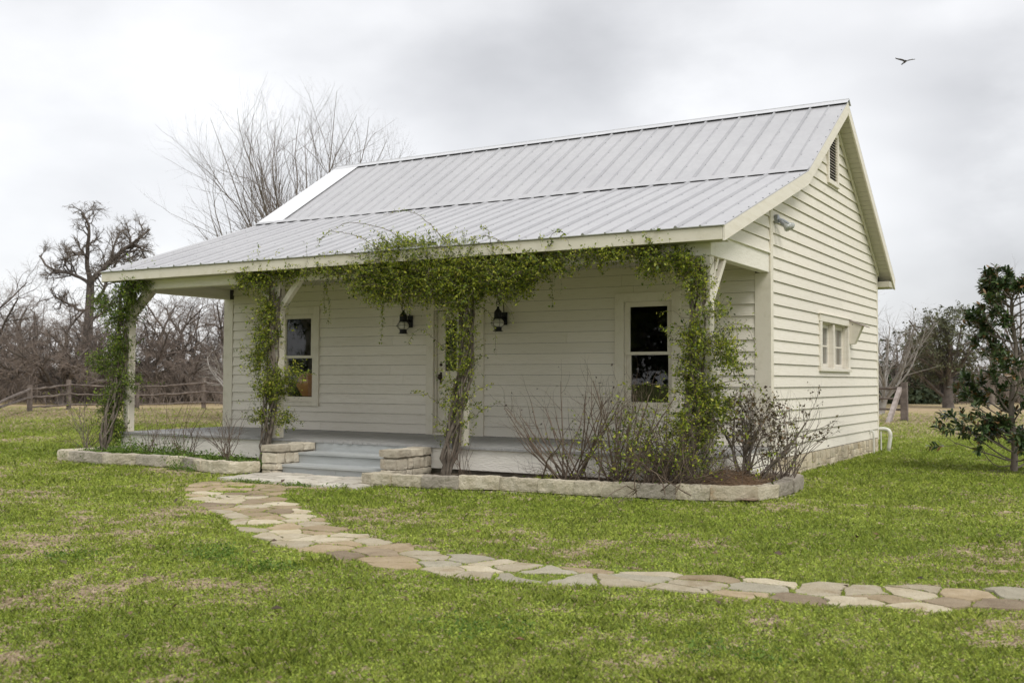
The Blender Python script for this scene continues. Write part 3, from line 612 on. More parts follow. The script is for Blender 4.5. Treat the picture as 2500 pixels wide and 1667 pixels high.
# ---- deck, skirt, steps
dd = MB(); x = XL-.03
while x < .02:
    e = rnd.uniform(-.006, .006); dd.box(x, min(x+.086, .03), -2.335+e, -.03, ZD-.032+rnd.uniform(-.001, .001), ZD+rnd.uniform(-.0015, .0015)); x += .0905
dd.build('deck_floor', 'deck', house)
sk = MB(); sk.box(XL, -6.1, -2.30, -2.27, .15, .425); sk.box(-4.02, .0, -2.30, -2.27, .15, .425); sk.box(-.0, .025, -2.30, 0, .15, .425); sk.box(XL-.02, XL, -2.30, 0, .15, .425)
sk.build('deck_skirt', 'skirt', house)
un = MB(); un.box(XL+.12, -.12, -2.18, -.0, -.02, .4); un.build('deck_foundation', 'mortar', house)
st = MB()
for z0, y0, y1 in ((.305, -2.70, -2.31), (.155, -3.04, -2.66)):
    st.box(-6.08, -4.27, y0, y0+.185, z0-.034, z0); st.box(-6.08, -4.27, y0+.189, y1, z0-.034, z0+.001)
st.box(-6.08, -4.27, -2.325, -2.305, .30, .428)
st.box(-6.075, -4.275, -2.68, -2.655, .15, .27); st.box(-6.075, -5.1, -3.02, -2.995, .03, .12); st.box(-5.097, -4.275, -3.019, -2.994, .03, .12)
st.build('steps', 'step', house, bevel=.003)
# ---- stone foundation under the gable wall
sb = MB(); sb.box(-.10, .012, .0, DD-.02, -.05, .283, m=1)
zr = [(-.04, .07), (.075, .175), (.18, .278)]
y = .02
while y < DD-.08:
    wd = rnd.uniform(.16, .34); pat = rnd.choice((0, 0, 1, 2))
    wd = min(wd, DD-.06-y)
    rows = zr if pat == 0 else ([(-.04, .12), (.125, .278)] if pat == 1 else [(-.04, .06), (.065, .278)])
    for (a, b) in rows:
        if pat == 0 and rnd.random() < .5 and wd > .22:
            c = y+wd*rnd.uniform(.35, .65); sb.stone(.0, .036, y, c-.008, a, b, .006, .05); sb.stone(.0, .034+rnd.uniform(0, .008), c, y+wd-.014, a, b, .010, .045)
        else: sb.stone(.0, .034+rnd.uniform(0, .01), y, y+wd-.014, a, b, .010, .045)
    y += wd
sb.build('stone_foundation', ['wallstone', 'mortar'], house)
# ---- front windows
def front_window(x):
    c = MB(); o0, o1 = x-.14, x+.90
    c.box(o0, x, -.048, .0, .88, 2.64); c.box(x+.76, o1, -.048, .0, .88, 2.64); c.box(x, x+.76, -.047, .0, 2.51, 2.64); c.box(x, x+.76, -.047, .0, .88, .95)
    c.box(x, x+.02, -.0, .10, .95, 2.51); c.box(x+.74, x+.76, .0, .10, .95, 2.51); c.box(x+.02, x+.74, .0, .10, 2.49, 2.51); c.box(x, x+.76, -.06, .1, .945, .965)
    w_ = c.build('window', 'trim', house, bevel=.003)
    s = MB()
    for (z0, z1, y0, rb, rt) in ((1.73, 2.49, .004, .045, .055), (.966, 1.775, .042, .075, .045)):
        s.box(x+.021, x+.085, y0, y0+.035, z0, z1); s.box(x+.675, x+.739, y0, y0+.035, z0, z1); s.box(x+.085, x+.675, y0, y0+.035, z0, z0+rb); s.box(x+.085, x+.675, y0, y0+.035, z1-rt, z1)
    s.build('sash', 'trim', w_)
    g = MB(); g.box(x+.08, x+.68, .02, .024, 1.77, 2.44); g.box(x+.08, x+.68, .058, .062, 1.035, 1.735); g.build('pane', 'glass', w_)
for x in WX: front_window(x)
# ---- front door
c = MB(); c.box(-5.74, -5.6, -.048, .0, ZD, 2.63); c.box(-4.77, -4.62, -.048, .0, ZD, 2.63); c.box(-5.6, -4.77, -.047, 0, 2.49, 2.63)
c.box(-5.6, -5.58, 0, .1, ZD, 2.49); c.box(-4.79, -4.77, 0, .1, ZD, 2.49); c.box(-5.6, -4.77, -.03, .1, ZD-.01, ZD+.03); c.build('door_frame', 'trim', house, bevel=.003)
d = MB(); y0, y1 = .055, .095
d.box(-5.575, -5.43, y0, y1, ZD+.035, 2.485); d.box(-4.93, -4.795, y0, y1, ZD+.035, 2.485); d.box(-5.43, -4.93, y0, y1, 2.33, 2.485); d.box(-5.43, -4.93, y0, y1, 1.33, 1.50); d.box(-5.43, -4.93, y0, y1, ZD+.035, .70); d.box(-5.20, -5.16, y0+.001, y1, .70, 1.33); d.box(-5.43, -4.93, y0+.02, y1-.01, .70, 1.33)
door = d.build('door', 'trim', house, bevel=.004)
g = MB(); g.box(-5.43, -4.93, .072, .076, 1.50, 2.33); g.build('pane', 'glass', door)
hh = MB(); hh.box(-5.525, -5.485, .035, .056, 1.30, 1.50); hh.lathe([(.008, 0), (.03, .01), (.035, .035), (.02, .06), (.004, .065)], (-5.505, 0, 0), 12)
h2 = MB()
h2.box(-5.524, -5.486, .045, .055, 1.28, 1.48)
kb = [(.010, 0), (.012, .02), (.028, .03), (.032, .045), (.022, .06), (.002, .064)]
for r_, y_ in [(0, 0)]: pass
vs = []; 
for rr, yy in kb:
    for j in range(12): a = 2*math.pi*j/12; vs.append((-5.505+rr*math.cos(a), .045-yy, 1.40+rr*1.5*math.sin(a)))
h2.add(vs, [(i*12+j, i*12+(j+1) % 12, (i+1)*12+(j+1) % 12, (i+1)*12+j) for i in range(5) for j in range(12)])
h2.build('handle', 'bronze', door)
h3 = MB(); vs = []
for rr, yy in ((.026, 0), (.026, .012), (.012, .016), (.002, .017)):
    for j in range(12): a = 2*math.pi*j/12; vs.append((-5.505+rr*math.cos(a), .055-yy, 1.60+rr*math.sin(a)))
h3.add(vs, [(i*12+j, i*12+(j+1) % 12, (i+1)*12+(j+1) % 12, (i+1)*12+j) for i in range(3) for j in range(12)]); h3.build('deadbolt', 'bronze', door)
# ---- gable window: two small casements
c = MB(); hy0, hy1, hz0, hz1 = gable_holes[0]
c.box(.0, .045, 2.48, hy0, 1.52, 2.30); c.box(.0, .045, hy1, 4.46, 1.52, 2.30); c.box(.0, .048, 2.46, 4.48, 2.301, 2.415); c.box(.0, .065, 2.44, 4.5, 2.416, 2.432)
c.box(-.1, .060, 2.46, 4.48, 1.515, 1.568); c.box(-.1, .0, hy0, hy0+.02, 1.57, 2.3); c.box(-.1, 0, hy1-.02, hy1, 1.57, 2.3); c.box(-.1, 0, hy0, hy1, 2.285, 2.30); c.box(-.1, .03, 3.355, 3.435, 1.569, 2.285)
gw = c.build('window', 'paint', house, bevel=.003)
for (a, b) in ((hy0+.021, 3.354), (3.436, hy1-.021)):
    s = MB(); s.box(-.095, -.055, a, a+.06, 1.57, 2.284); s.box(-.095, -.055, b-.06, b, 1.57, 2.284); s.box(-.095, -.055, a+.06, b-.06, 1.57, 1.64); s.box(-.095, -.055, a+.06, b-.06, 2.22, 2.284)
    s.box(-.09, -.06, (a+b)/2-.012, (a+b)/2+.012, 1.64, 2.22); s.box(-.089, -.061, a+.06, b-.06, 1.915, 1.94); s.build('sash', 'paint', gw)
    g = MB(); g.box(-.077, -.073, a+.055, b-.055, 1.635, 2.225); g.build('pane', 'glass', gw)
cu = MB(); n = 60; vs = []
for i in range(n+1):
    y = hy0+(hy1-hy0)*i/n; x = -.17+.022*math.sin(i*1.7)+.01*math.sin(i*.6); vs += [(x, y, 1.5), (x, y, 2.32)]
cu.add(vs, [(2*i, 2*i+2, 2*i+3, 2*i+1) for i in range(n)]); cu.build('curtain', 'curtain', gw)
# ---- gable vent
c = MB(); vy0, vy1, vz0, vz1 = gable_holes[1]
c.box(.0, .05, vy0-.08, vy0, vz0, vz1+.08); c.box(.0, .05, vy1, vy1+.08, vz0, vz1+.08); c.box(.0, .05, vy0, vy1, vz1, vz1+.08); c.box(-.03, .06, vy0-.08, vy1+.08, vz0-.07, vz0)
gv = c.build('gable_vent', 'paint', house, bevel=.003)
lv = MB(); z = vz0+.02
while z < vz1-.02:
    lv.add([(.035, vy0, z), (.035, vy1, z), (.029, vy1, z+.010), (.029, vy0, z+.010), (-.03, vy0, z+.05), (-.03, vy1, z+.05), (-.036, vy1, z+.06), (-.036, vy0, z+.06)], [(0, 1, 5, 4), (3, 7, 6, 2), (0, 3, 2, 1), (4, 5, 6, 7), (0, 4, 7, 3), (1, 2, 6, 5)]); z += .047
lv.build('louvre', 'paint', gv); b = MB(); b.box(-.12, -.08, vy0, vy1, vz0, vz1); b.build('vent_screen', 'dark', gv)

# the warm angular lampshade behind the left window
lt = thing('table_lamp', 'warm tan angular lampshade seen behind the lower pane of the left window', 'lamp', (-8.66, .34, 1.0))
lm = MB(); lm.lathe([(.09, .0), (.09, .012), (.02, .02), (.02, .08)], (0, 0, 0), 12); lm.build('lamp_foot', 'bronze', lt, local=True)
lm = MB(); lm.lathe([(.10, .05), (.215, .25), (.11, .46)], (0, 0, 0), 8); lm.build('lamp_shade', 'shade', lt, local=True)
side = MB(); side.box(-9.4, -7.6, .2, .9, ZD, 1.0); tag(side.build('side_table', 'interior'), 'dark table standing inside the room behind the left window', 'table')

# ================================================================== THINGS FIXED ON OR STANDING BY THE COTTAGE
def lantern(x, label):
    t = thing('wall_lantern', label, 'lantern', (x, -.022, 2.33), group='onion lanterns on the porch wall')
    b = MB(); b.box(-.055, .055, -.022, .0, -.11, .09); b.bar((0, -.02, -.0), (0, -.10, 0), .03, .04); b.build('back_plate', 'iron', t, local=True, bevel=.006)
    a = MB(); pts = [(0, -.02, .05), (0, -.035, .2), (0, -.06, .36), (0, -.115, .425), (0, -.185, .42), (0, -.225, .36), (0, -.21, .30), (0, -.19, .275)]
    a.tube(curve_pts(pts, 26), .0085, 8)
    ring = [(0, -.20+.042*math.cos(q), .235+.042*math.sin(q)) for q in [2*math.pi*i/18 for i in range(19)]]; a.tube([(p[0]+.0, p[1], p[2]) for p in ring], .006, 6)
    ring = [(.036*math.cos(q), -.20, .225+.04*math.sin(q)-.02) for q in [2*math.pi*i/18 for i in range(19)]]; a.tube(ring, .0055, 6); a.build('scroll_arm', 'iron', t, local=True)
    cy = -.20
    h = MB(); h.lathe([(.006, .17), (.018, .16), (.025, .13), (.055, .095), (.062, .08), (.062, -.005), (.078, -.012), (.078, -.022), (.05, -.022)], (0, cy, 0), 20); h.build('lantern_cap', 'iron', t, local=True, smooth=False)
    g = MB(); g.lathe([(.055, -.022), (.082, -.05), (.094, -.085), (.085, -.12), (.056, -.15)], (0, cy, 0), 20); g.build('globe', 'lampglass', t, local=True, smooth=True)
    c = MB()
    for i in range(6):
        q = math.pi*i/3+.3; c.tube([((.062+.05*math.sin(u))*math.cos(q), cy+(.062+.05*math.sin(u))*math.sin(q), -.022-.13*u/math.pi) for u in np.linspace(0, math.pi, 9)], .0035, 5)
    c.tube([(.113*math.cos(q), cy+.113*math.sin(q), -.087) for q in np.linspace(0, 2*math.pi, 25)], .0035, 5); c.build('wire_cage', 'iron', t, local=True)
    b = MB(); b.lathe([(.045, -.145), (.06, -.15), (.06, -.205), (.08, -.212), (.08, -.22), (.01, -.222)], (0, cy, 0), 20); b.build('lantern_base', 'iron', t, local=True)
lantern(-6.08, 'black iron onion lantern hooked on the porch wall left of the door')
lantern(-4.24, 'black iron onion lantern on the porch wall to the right of the front door')
# floodlight
t = thing('floodlight', 'grey twin bulb floodlight high on the gable wall near the corner board', 'floodlight', (.026, .19, 3.60))
def cone(mb, a, b, r0, r1, k=14): mb.tube([a, b], [r0, r1], k)
b = MB(); cone(b, (0, 0, 0), (.045, 0, 0), .062, .058); b.tube([(.045, 0, -.0), (.06, 0, 0)], [.04, .02], 12); b.build('junction_plate', 'steelgrey', t, local=True)
for s, a, e in ((0, (.045, -.01, -.01), (.13, -.035, -.09)), (1, (.045, .02, .01), (.125, .13, -.055))):
    a = Vector(a); e = Vector(e); d = (e-a).normalized(); m_ = MB(); m_.tube([a, a+d*.06, e], [.012, .026, .03], 12); so_ = m_.build('lamp_socket', 'steelgrey', t, local=True)
    g = MB(); g.tube([e, e+d*.03, e+d*.075, e+d*.095, e+d*.10], [.028, .034, .056, .054, .01], 16); g.build('bulb', 'bulbglass', so_, local=True, smooth=True)
# bird box
t = thing('bird_box', 'small cream nest box with a slanted lid beside the gable window', 'nest box', (.047, 4.38, 2.0))
b = MB(); b.prism([(.0, .0), (.075, .0), (.215, .31), (.0, .40)], 1, .0, .014); b.prism([(.0, .0), (.075, .0), (.215, .31), (.0, .40)], 1, .146, .16)
b.add([(.075, .0145, .0), (.075, .1455, .0), (.215, .1455, .31), (.215, .0145, .31), (.062, .0145, .003), (.062, .1455, .003), (.20, .1455, .31), (.20, .0145, .31)], [(0, 1, 2, 3), (7, 6, 5, 4), (0, 4, 5, 1), (2, 6, 7, 3), (1, 5, 6, 2), (0, 3, 7, 4)])
b.box(.0, .012, .0145, .1455, .0, .40); b.build('box_body', 'trim', t, local=True)
b = MB(); b.bar((-.005, .08, .412), (.30, .08, .285), .20, .014, (0, 0, 1)); b.build('lid', 'fencepale', t, local=True)
b = MB(); b.tube([(.05, -.001, .335), (.05, .004, .335)], .008, 10); b.build('vent_hole', 'dark', t, local=True)
# pipes at the rear corner
t = thing('drain_pipe', 'thick white elbow pipe curving out at the rear corner of the gable wall', 'pipe', (.0, DD, 0))
b = MB(); b.tube(curve_pts([(.0, .03, .44), (.10, .05, .45), (.19, .06, .425), (.225, .06, .35), (.22, .06, .25), (.19, .06, .04)], 22), .036, 12); b.build('pipe_elbow', 'pvc', t, local=True, smooth=True)
b = MB(); b.tube([(.187, .06, .0), (.19, .06, .045)], .043, 12); b.build('pipe_collar', 'pvc', t, local=True)
t = thing('condensate_pipe', 'thin white upright pipe running down the stone base near the rear corner', 'pipe', (.0, DD-.72, 0))
b = MB(); b.tube(curve_pts([(.0, 0, .43), (.05, 0, .435), (.075, 0, .41), (.08, 0, .3), (.08, 0, -.02)], 16), .018, 10); b.build('pipe_run', 'pvc', t, local=True, smooth=True)
b = MB(); b.box(.0, .03, -.06, .02, .40, .46); b.build('pipe_bracket', 'pvc', t, local=True)
t = MB(); t.tube([(.06, DD+.03, -.02), (.06, DD+.03, .40)], .016, 8); tag(t.build('vent_pipe', 'pvc'), 'slim grey white pipe hugging the rear corner board', 'pipe')

# ---- stone cheek walls of the steps
def cheek(x0, x1, y0, y1, ztop, label):
    t = thing('step_wall', label, 'stone wall', ((x0+x1)/2, (y0+y1)/2, 0), group='stone walls flanking the steps')
    m = MB(); m.box(x0+.03, x1-.03, y0+.03, y1-.01, -.05, ztop-.05, m=1)
    rows = [-.04, .07+rnd.uniform(0, .03), .19+rnd.uniform(-.02, .02), ztop-.11]
    for a, b in zip(rows, rows[1:]):
        for (ax, c0, c1, f) in (('y', y0, y1, x1), ('y', y0, y1, x0), ('x', x0, x1, y0)):
            c = c0
            while c < c1-.03:
                wd = min(rnd.uniform(.10, .24), c1-c); 
                if c1-c-wd < .08: wd = c1-c
                dp = rnd.uniform(.055, .075)
                if ax == 'x': m.stone(c+.004, c+wd-.006, f-.012, f+dp, a, b-.008, .013, .035)
                elif f == x1: m.stone(f-dp, f+.010+rnd.uniform(-.01, .008), c+.004, c+wd-.006, a, b-.008, .013, .035)
                else: m.stone(f-.010, f+dp, c+.004, c+wd-.006, a, b-.008, .009, .05)
                c += wd
    m.build('stonework', ['cheek', 'mortar'], t)
    m = MB(); c = y0-.02
    while c < y1-.02:
        wd = min(rnd.uniform(.2, .32), y1-c); m.stone(x0-.015, x1+.015, c, c+wd-.008, ztop-.10, ztop+rnd.uniform(-.008, .004), .012, .05); c += wd
    m.build('coping', 'cheek', t)
cheek(-6.37, -6.085, -3.12, -2.335, .43, 'short mortared stone wall left of the blue grey steps')
cheek(-4.265, -3.99, -3.10, -2.335, .435, 'short mortared stone wall right of the steps behind the border')
# ---- landing slab
m = MB(); ys_ = [-4.06, -3.80, -3.56, -3.30, -3.04]
for j in range(4):
    x = -6.28+j*.02
    while x < -3.9:
        wd = min(rnd.uniform(.28, .55), -3.9-x); wd = wd if -3.9-x-wd > .12 else -3.9-x
        m.stone(x, x+wd-.006, ys_[j], ys_[j+1]-.006, -.06, .052+rnd.uniform(-.005, .005), .008, .055, rnds=.012); x += wd
tag(m.build('stone_landing', 'slab'), 'whitewashed stone landing slab at the foot of the steps', 'landing', kind='structure')

# ---- planter borders
PRT = [(-4.05, -3.18), (-4.07, -3.73), (-3.69, -3.65), (-3.25, -3.59), (-2.77, -3.5), (-2.28, -3.34), (-1.79, -3.28), (-1.31, -3.27), (-.97, -3.25), (-.58, -3.14), (-.15, -3.05), (.22, -2.95), (.66, -2.66), (.77, -2.22), (.79, -1.67), (.70, -.95), (.25, -.55)]
PLT = [(-10.35, -1.75), (-10.95, -2.35), (-10.72, -3.30), (-10.30, -3.42), (-9.42, -3.45), (-8.85, -3.29), (-8.21, -3.26), (-7.86, -3.24), (-7.50, -3.36), (-7.22, -3.49), (-6.87, -3.59), (-6.58, -3.57), (-6.40, -3.14)]
def border(pl, label, H, mats):
    t = thing('planter_border', label, 'stone border', (sum(p[0] for p in pl)/len(pl), sum(p[1] for p in pl)/len(pl), 0), group='limestone planter borders')
    for i, (a, b) in enumerate(zip(pl, pl[1:])):
        a = Vector((*a, 0)); b = Vector((*b, 0)); ln = (b-a).length; d = (b-a)/ln; nrm_ = Vector((-d.y, d.x, 0))   # inward
        def fr(p, a=a, d=d, nrm_=nrm_): return Vector((a.x+d.x*p.x+nrm_.x*p.y, a.y+d.y*p.x+nrm_.y*p.y, p.z))
        h = H+rnd.uniform(-.012, .012); off = rnd.uniform(-.012, .012)
        m = MB(); m.stone(.002, ln+.012, off, off+.15+rnd.uniform(0, .03), .03, h, .015, .034, frame=fr, rnds=.007)
        m.build('border_block', mats(i), t)
        m = MB(); c = rnd.uniform(-.1, 0)
        while c < ln-.03:
            wd = rnd.uniform(.18, .4); m.stone(max(c, 0), min(c+wd, ln)-.01, .0+rnd.uniform(-.03, .02), .15, -.04, .026+rnd.uniform(-.012, 0), .008, .05, frame=fr); c += wd
        m.build('footing_stone', 'block', t)
border(PRT, 'long curved rough limestone border round the bed right of the steps', .19, lambda i: 'blockrust' if i == 11 else ('blockgrey' if i in (3, 9, 13, 14, 15) else 'block'))
border(PLT, 'stepped limestone border round the bed left of the steps', .195, lambda i: 'blockgrey' if i in (3, 5, 7) else 'block')
def bed(name, pl, extra, zz, m_, label):
    mb = MB(); P = [Vector((*p, 0)) for p in pl]+[Vector((*p, 0)) for p in extra]; c = Vector((sum(p.x for p in P)/len(P), sum(p.y for p in P)/len(P), 0))
    n = len(P); vs = [(c.x, c.y, zz+.03)]
    for f in (.5, .97):
        for p in P: q = c.lerp(p, f); vs.append((q.x, q.y, zz+(.02 if f < .9 else 0)))
    fs = [(0, 1+i, 1+(i+1) % n) for i in range(n)]+[(1+i, 1+n+i, 1+n+(i+1) % n, 1+(i+1) % n) for i in range(n)]
    mb.add(vs, fs); tag(mb.build(name, m_), kind='structure')
bed('planting_bed', [(x*.985-.03, y+.06) for x, y in PRT[1:-1]], [(.12, -.6), (.05, -2.25), (-3.95, -2.25)], .09, 'soil', '')
bed('planting_bed', [(x, y+.08) for x, y in PLT[1:]], [(-6.42, -2.28), (-10.35, -2.28)], .08, 'soil', '')

# ================================================================== FLAGSTONE PATH
LO = [(-6.15, -4.15), (-6.1, -4.75), (-5.6, -5.2), (-5.2, -5.6), (-4.46, -6.12), (-3.28, -6.76), (-2.66, -7.24), (-1.99, -7.62), (-1.29, -7.81), (-.88, -8.02), (-.23, -8.07), (.25, -8.06), (.8, -7.94), (1.36, -7.79), (2.15, -7.69), (2.52, -7.64), (3.08, -7.47), (3.71, -7.2), (4.6, -6.85), (5.6, -6.4)]
HI = [(-4.0, -4.12), (-4.62, -4.5), (-4.2, -4.95), (-3.85, -5.2), (-3.45, -5.55), (-2.5, -6.16), (-2.01, -6.62), (-1.05, -7.10), (-.53, -7.15), (-.2, -7.2), (.1, -7.3), (.33, -7.25), (.82, -7.2), (1.43, -7.0), (1.88, -7.05), (2.42, -6.9), (2.88, -6.7), (3.31, -6.54), (4.3, -6.0), (5.4, -5.5)]
PATHPOLY = np.array(LO+HI[::-1])
def inside(pts, poly):
    x, y = pts[:, 0], pts[:, 1]; r = np.zeros(len(pts), bool); n = len(poly)
    for i in range(n):
        x1, y1 = poly[i]; x2, y2 = poly[(i+1) % n]
        if y1 == y2: continue
        c = ((y1 > y) != (y2 > y)) & (x < (x2-x1)*(y-y1)/(y2-y1)+x1); r ^= c
    return r
def segdist(pts, a, b):
    a = np.array(a); b = np.array(b); d = b-a; t = np.clip(((pts-a)@d)/(d@d), 0, 1); return np.linalg.norm(pts-(a+t[:, None]*d), axis=1)
def polydist(pts, poly): return np.min([segdist(pts, poly[i], poly[(i+1) % len(poly)]) for i in range(len(poly))], axis=0)
prg = np.random.default_rng(5); seeds = []
cand = np.stack([prg.uniform(-6.3, 5.6, 9000), prg.uniform(-8.3, -4.0, 9000)], 1); ok = inside(cand, PATHPOLY)
mg = polydist(cand, PATHPOLY)
for p, o, m_ in zip(cand, ok, mg):
    if not o or m_ < .07: continue
    r_ = prg.choice([.15, .21, .28, .36], p=[.22, .30, .30, .18])*(1.15 if p[0] > .8 else 1); tg = .5 if p[0] < -1.5 else 0.   # slabs lie longer along the run of the path
    ax_ = np.array([math.cos(-tg), math.sin(-tg)])
    if all(math.hypot(((p-q)@ax_)*.72, ((p-q)@np.array([-ax_[1], ax_[0]]))*1.25) > (r_+rq)*.5 for q, rq in seeds): seeds.append((p, r_))
seeds = [q for q, _ in seeds]
ghost = cand[(~ok) & (mg < .45) & (mg > .10)][:900]
allp = np.vstack([np.array(seeds), ghost])
def clip(poly, p, n):
    out = []
    for i in range(len(poly)):
        a, b = poly[i], poly[(i+1) % len(poly)]; da, db = (a-p)@n, (b-p)@n
        if da <= 0: out.append(a)
        if (da < 0) != (db < 0) and abs(da-db) > 1e-9: out.append(a+(b-a)*da/(da-db))
    return out
path = thing('path', 'irregular flagstone path curving from the landing across the lawn', 'path', (-2, -6.8, 0), kind='structure')
FLAGS = []
for si, s in enumerate(seeds):
    poly = [s+np.array(q) for q in ((-.7, -.7), (.7, -.7), (.7, .7), (-.7, .7))]
    dd_ = np.linalg.norm(allp-s, axis=1)
    for j in np.argsort(dd_)[1:26]:
        q = allp[j]; poly = clip(poly, (s+q)/2-(q-s)/dd_[j]*prg.uniform(.003, .017), (q-s)/dd_[j])
        if len(poly) < 3: break
    if len(poly) < 3: continue
    if prg.random() < .06 and s[0] < 2: continue   # a joint wide enough to have grassed over
    # crack-like edges: subdivide and jitter, ease the corners
    pts = []
    n = len(poly)
    for i in range(n):
        a, b = poly[i], poly[(i+1) % n]; ln = np.linalg.norm(b-a)
        if ln < .03: pts.append((a+b)/2); continue
        k = max(1, int(ln/.06)); c = np.mean(poly, axis=0)
        for j in range(k):
            p = a+(b-a)*(j/k)
            if j == 0: p = p+(c-p)*prg.uniform(.0, .03)
            else: p = p+prg.normal(0, .008, 2)
            pts.append(p)
    FLAGS.append(np.array([np.array(p)+np.array(noise.noise_vector(Vector((p[0]*3.1, p[1]*3.1, .5)))[:2])*.10+np.array(noise.noise_vector(Vector((p[0]*8, p[1]*8, 3.5)))[:2])*.025 for p in pts]))
near100 = set(sorted(range(len(FLAGS)), key=lambda i: (Vector((*FLAGS[i].mean(0), 0))-CAM).length)[:100]); rest = MB()
for i, pts in enumerate(FLAGS):
    c = pts.mean(0); tx, ty = prg.normal(0, .006, 2); hz = prg.uniform(.010, .017); n = len(pts); vs = []
    for f, dz in ((1.0, -.05), (1.0, -.010), (.975, 0), (.55, .003)):
        for p in pts:
            q = c+(p-c)*f; z = hz+dz+(q[0]-c[0])*tx+(q[1]-c[1])*ty+(noise.noise(Vector((q[0]*9, q[1]*9, i)))*.004 if f < 1 else 0); vs.append((q[0], q[1], z))
    vs.append((c[0], c[1], hz+.002)); fs = []
    for k in range(3): fs += [(k*n+j, k*n+(j+1) % n, (k+1)*n+(j+1) % n, (k+1)*n+j) for j in range(n)]
    fs += [(3*n+j, 3*n+(j+1) % n, 4*n) for j in range(n)]
    m = MB() if i in near100 else rest; m.add(vs, fs, 0, float(prg.random()))
    if i not in near100: continue
    if c[0] < -3.6 and c[1] > -5.3: mt = prg.choice(['flag_brown', 'flag_tan', 'flag_tan'])
    else: mt = prg.choice(['flag_cream', 'flag_tan', 'flag_grey', 'flag_brown'], p=[.50, .30, .10, .10])
    m.build('flagstone', str(mt), path)
if rest.v: tag(rest.build('far_flagstones', 'flag_tan', path), kind='stuff')

# ================================================================== VEGETATION IN THE BEDS AND ON THE POSTS
def leafobj(name, C, sz, m, parent, seed, **k):
    V, F, r = leaves(np.asarray(C), sz, np.random.default_rng(seed), **k); return npmesh(name, V, F, 4, m, parent, rv=r)
def vine(label, base, px, top, blobs, yc, nstem, seed, leafn=2600, dens_out=.06, thick=.016, mat_leaf='vine', arcs=(), shoots=40, ydep=.17, strings=()):
    rg = np.random.default_rng(seed)
    t = thing('climbing_rose_vine', label, 'vine', (base[0], base[1], 0), group='climbing vines on the porch posts')
    parts = []; 
    for i in range(nstem):       # woody stems twining up the post
        ph = rg.uniform(0, 6.28); b0 = np.array([base[0]+rg.normal(0, .05), base[1]+rg.normal(0, .04), .05]); n = 30; zt = top*rg.uniform(.86, 1.0); P = []
        tw = rg.uniform(1.2, 3.2)*rg.choice((-1, 1)); rr = rg.uniform(.07, .115)
        for k in range(n):
            f = k/(n-1); z = .05+(zt-.05)*f; cx = base[0]+(px-base[0])*min(1, f*1.6); cy = base[1]+(-2.28-base[1])*min(1, f*1.6)
            P.append((cx+rr*math.cos(ph+tw*f*3)*(1 if f > .1 else .5), cy-.02+rr*.8*math.sin(ph+tw*f*3)*(1 if f > .1 else .5), z))
        P = np.array(P)+rg.normal(0, .006, (n, 3)); r0 = 1.25*thick*rg.uniform(.5, 1.3)
        parts.append((P[None], (r0*(1-.45*np.linspace(0, 1, n)))[None], 6))
    V, F = tubes(parts); npmesh('stem', V, F, 4, 'barktrunk', t, smooth=True)
    # leafy growth: short arching twigs through the volume with leaves grouped along them
    S = []; Ld = []; tot = sum(b[2]*b[3]*(b[4] if len(b) > 4 else 1) for b in blobs)
    for bb_ in blobs:
        x, z, rx, rz = bb_[:4]; k = max(4, int(leafn/12*b_w(rx, rz, tot)*(bb_[4] if len(bb_) > 4 else 1))); u = unit(rg.normal(0, 1, (k, 3)))*(rg.random((k, 1))**.45*rg.uniform(.75, 1.25, (k, 1)))
        S.append(np.stack([x+u[:, 0]*rx, yc+u[:, 1]*ydep, z+u[:, 2]*rz], 1)); d = u*np.array([1, .8, .9])+rg.normal(0, .35, (k, 3)); Ld.append(d)
    S = np.concatenate(S); D = unit(np.concatenate(Ld)+np.array([0, -.15, .05])); k = len(S); ln = rg.uniform(.07, .2, k)
    tw = grow(S, D, ln, np.full(k, .0028), [dict(n=3, wig=.25, up=.02, k=3, tip=.4)], rg)
    # longer wandering runners that carry the outline
    ks = shoots; idx = rg.integers(0, k, ks); run = grow(S[idx], unit(D[idx]+np.array([0, -.4, .25])), rg.uniform(.2, .42, ks), np.full(ks, .0035), [dict(n=7, wig=.28, up=-.03, k=4, tip=.3, nc=2, ang=.7, lr=.35, rr=.6), dict(n=3, wig=.25, k=3)], rg)
    for a in arcs: 
        P = curve_pts(a, 18, .008, rg); run.append((P[None], np.linspace(.005, .0018, 18)[None], 4))
    for (x, y, z0, z1) in strings:
        n = 12; P = np.stack([x+np.cumsum(rg.normal(0, .012, n)), np.full(n, y), np.linspace(z0, z1, n)], 1); run.append((P[None], np.linspace(.003, .0012, n)[None], 3)); 
    V, F = tubes(tw+run); npmesh('twig', V, F, 4, 'twig', t)
    C = []; per = max(3, int(leafn/(k))); 
    P = tw[0][0]; 
    for _ in range(per):
        tt = rg.random(k)*3; i0 = np.minimum(tt.astype(int), 2); fr = (tt-i0)[:, None]; C.append(P[np.arange(k), i0]*(1-fr)+P[np.arange(k), i0+1]*fr+rg.normal(0, .016, (k, 3)))
    for (P, R, _) in run:
        B, m, _ = P.shape; q = 5 if B > 1 else 60
        for _ in range(q):
            tt = rg.random(B)*(m-1)*.999; i0 = tt.astype(int); fr = (tt-i0)[:, None]; C.append(P[np.arange(B), i0]*(1-fr)+P[np.arange(B), i0+1]*fr+rg.normal(0, .014, (B, 3)))
    C = np.concatenate(C); leafobj('foliage', C, .031, mat_leaf, t, seed+1, aspect=.5, up=.5)
    return t
def b_w(rx, rz, tot): return rx*rz/tot
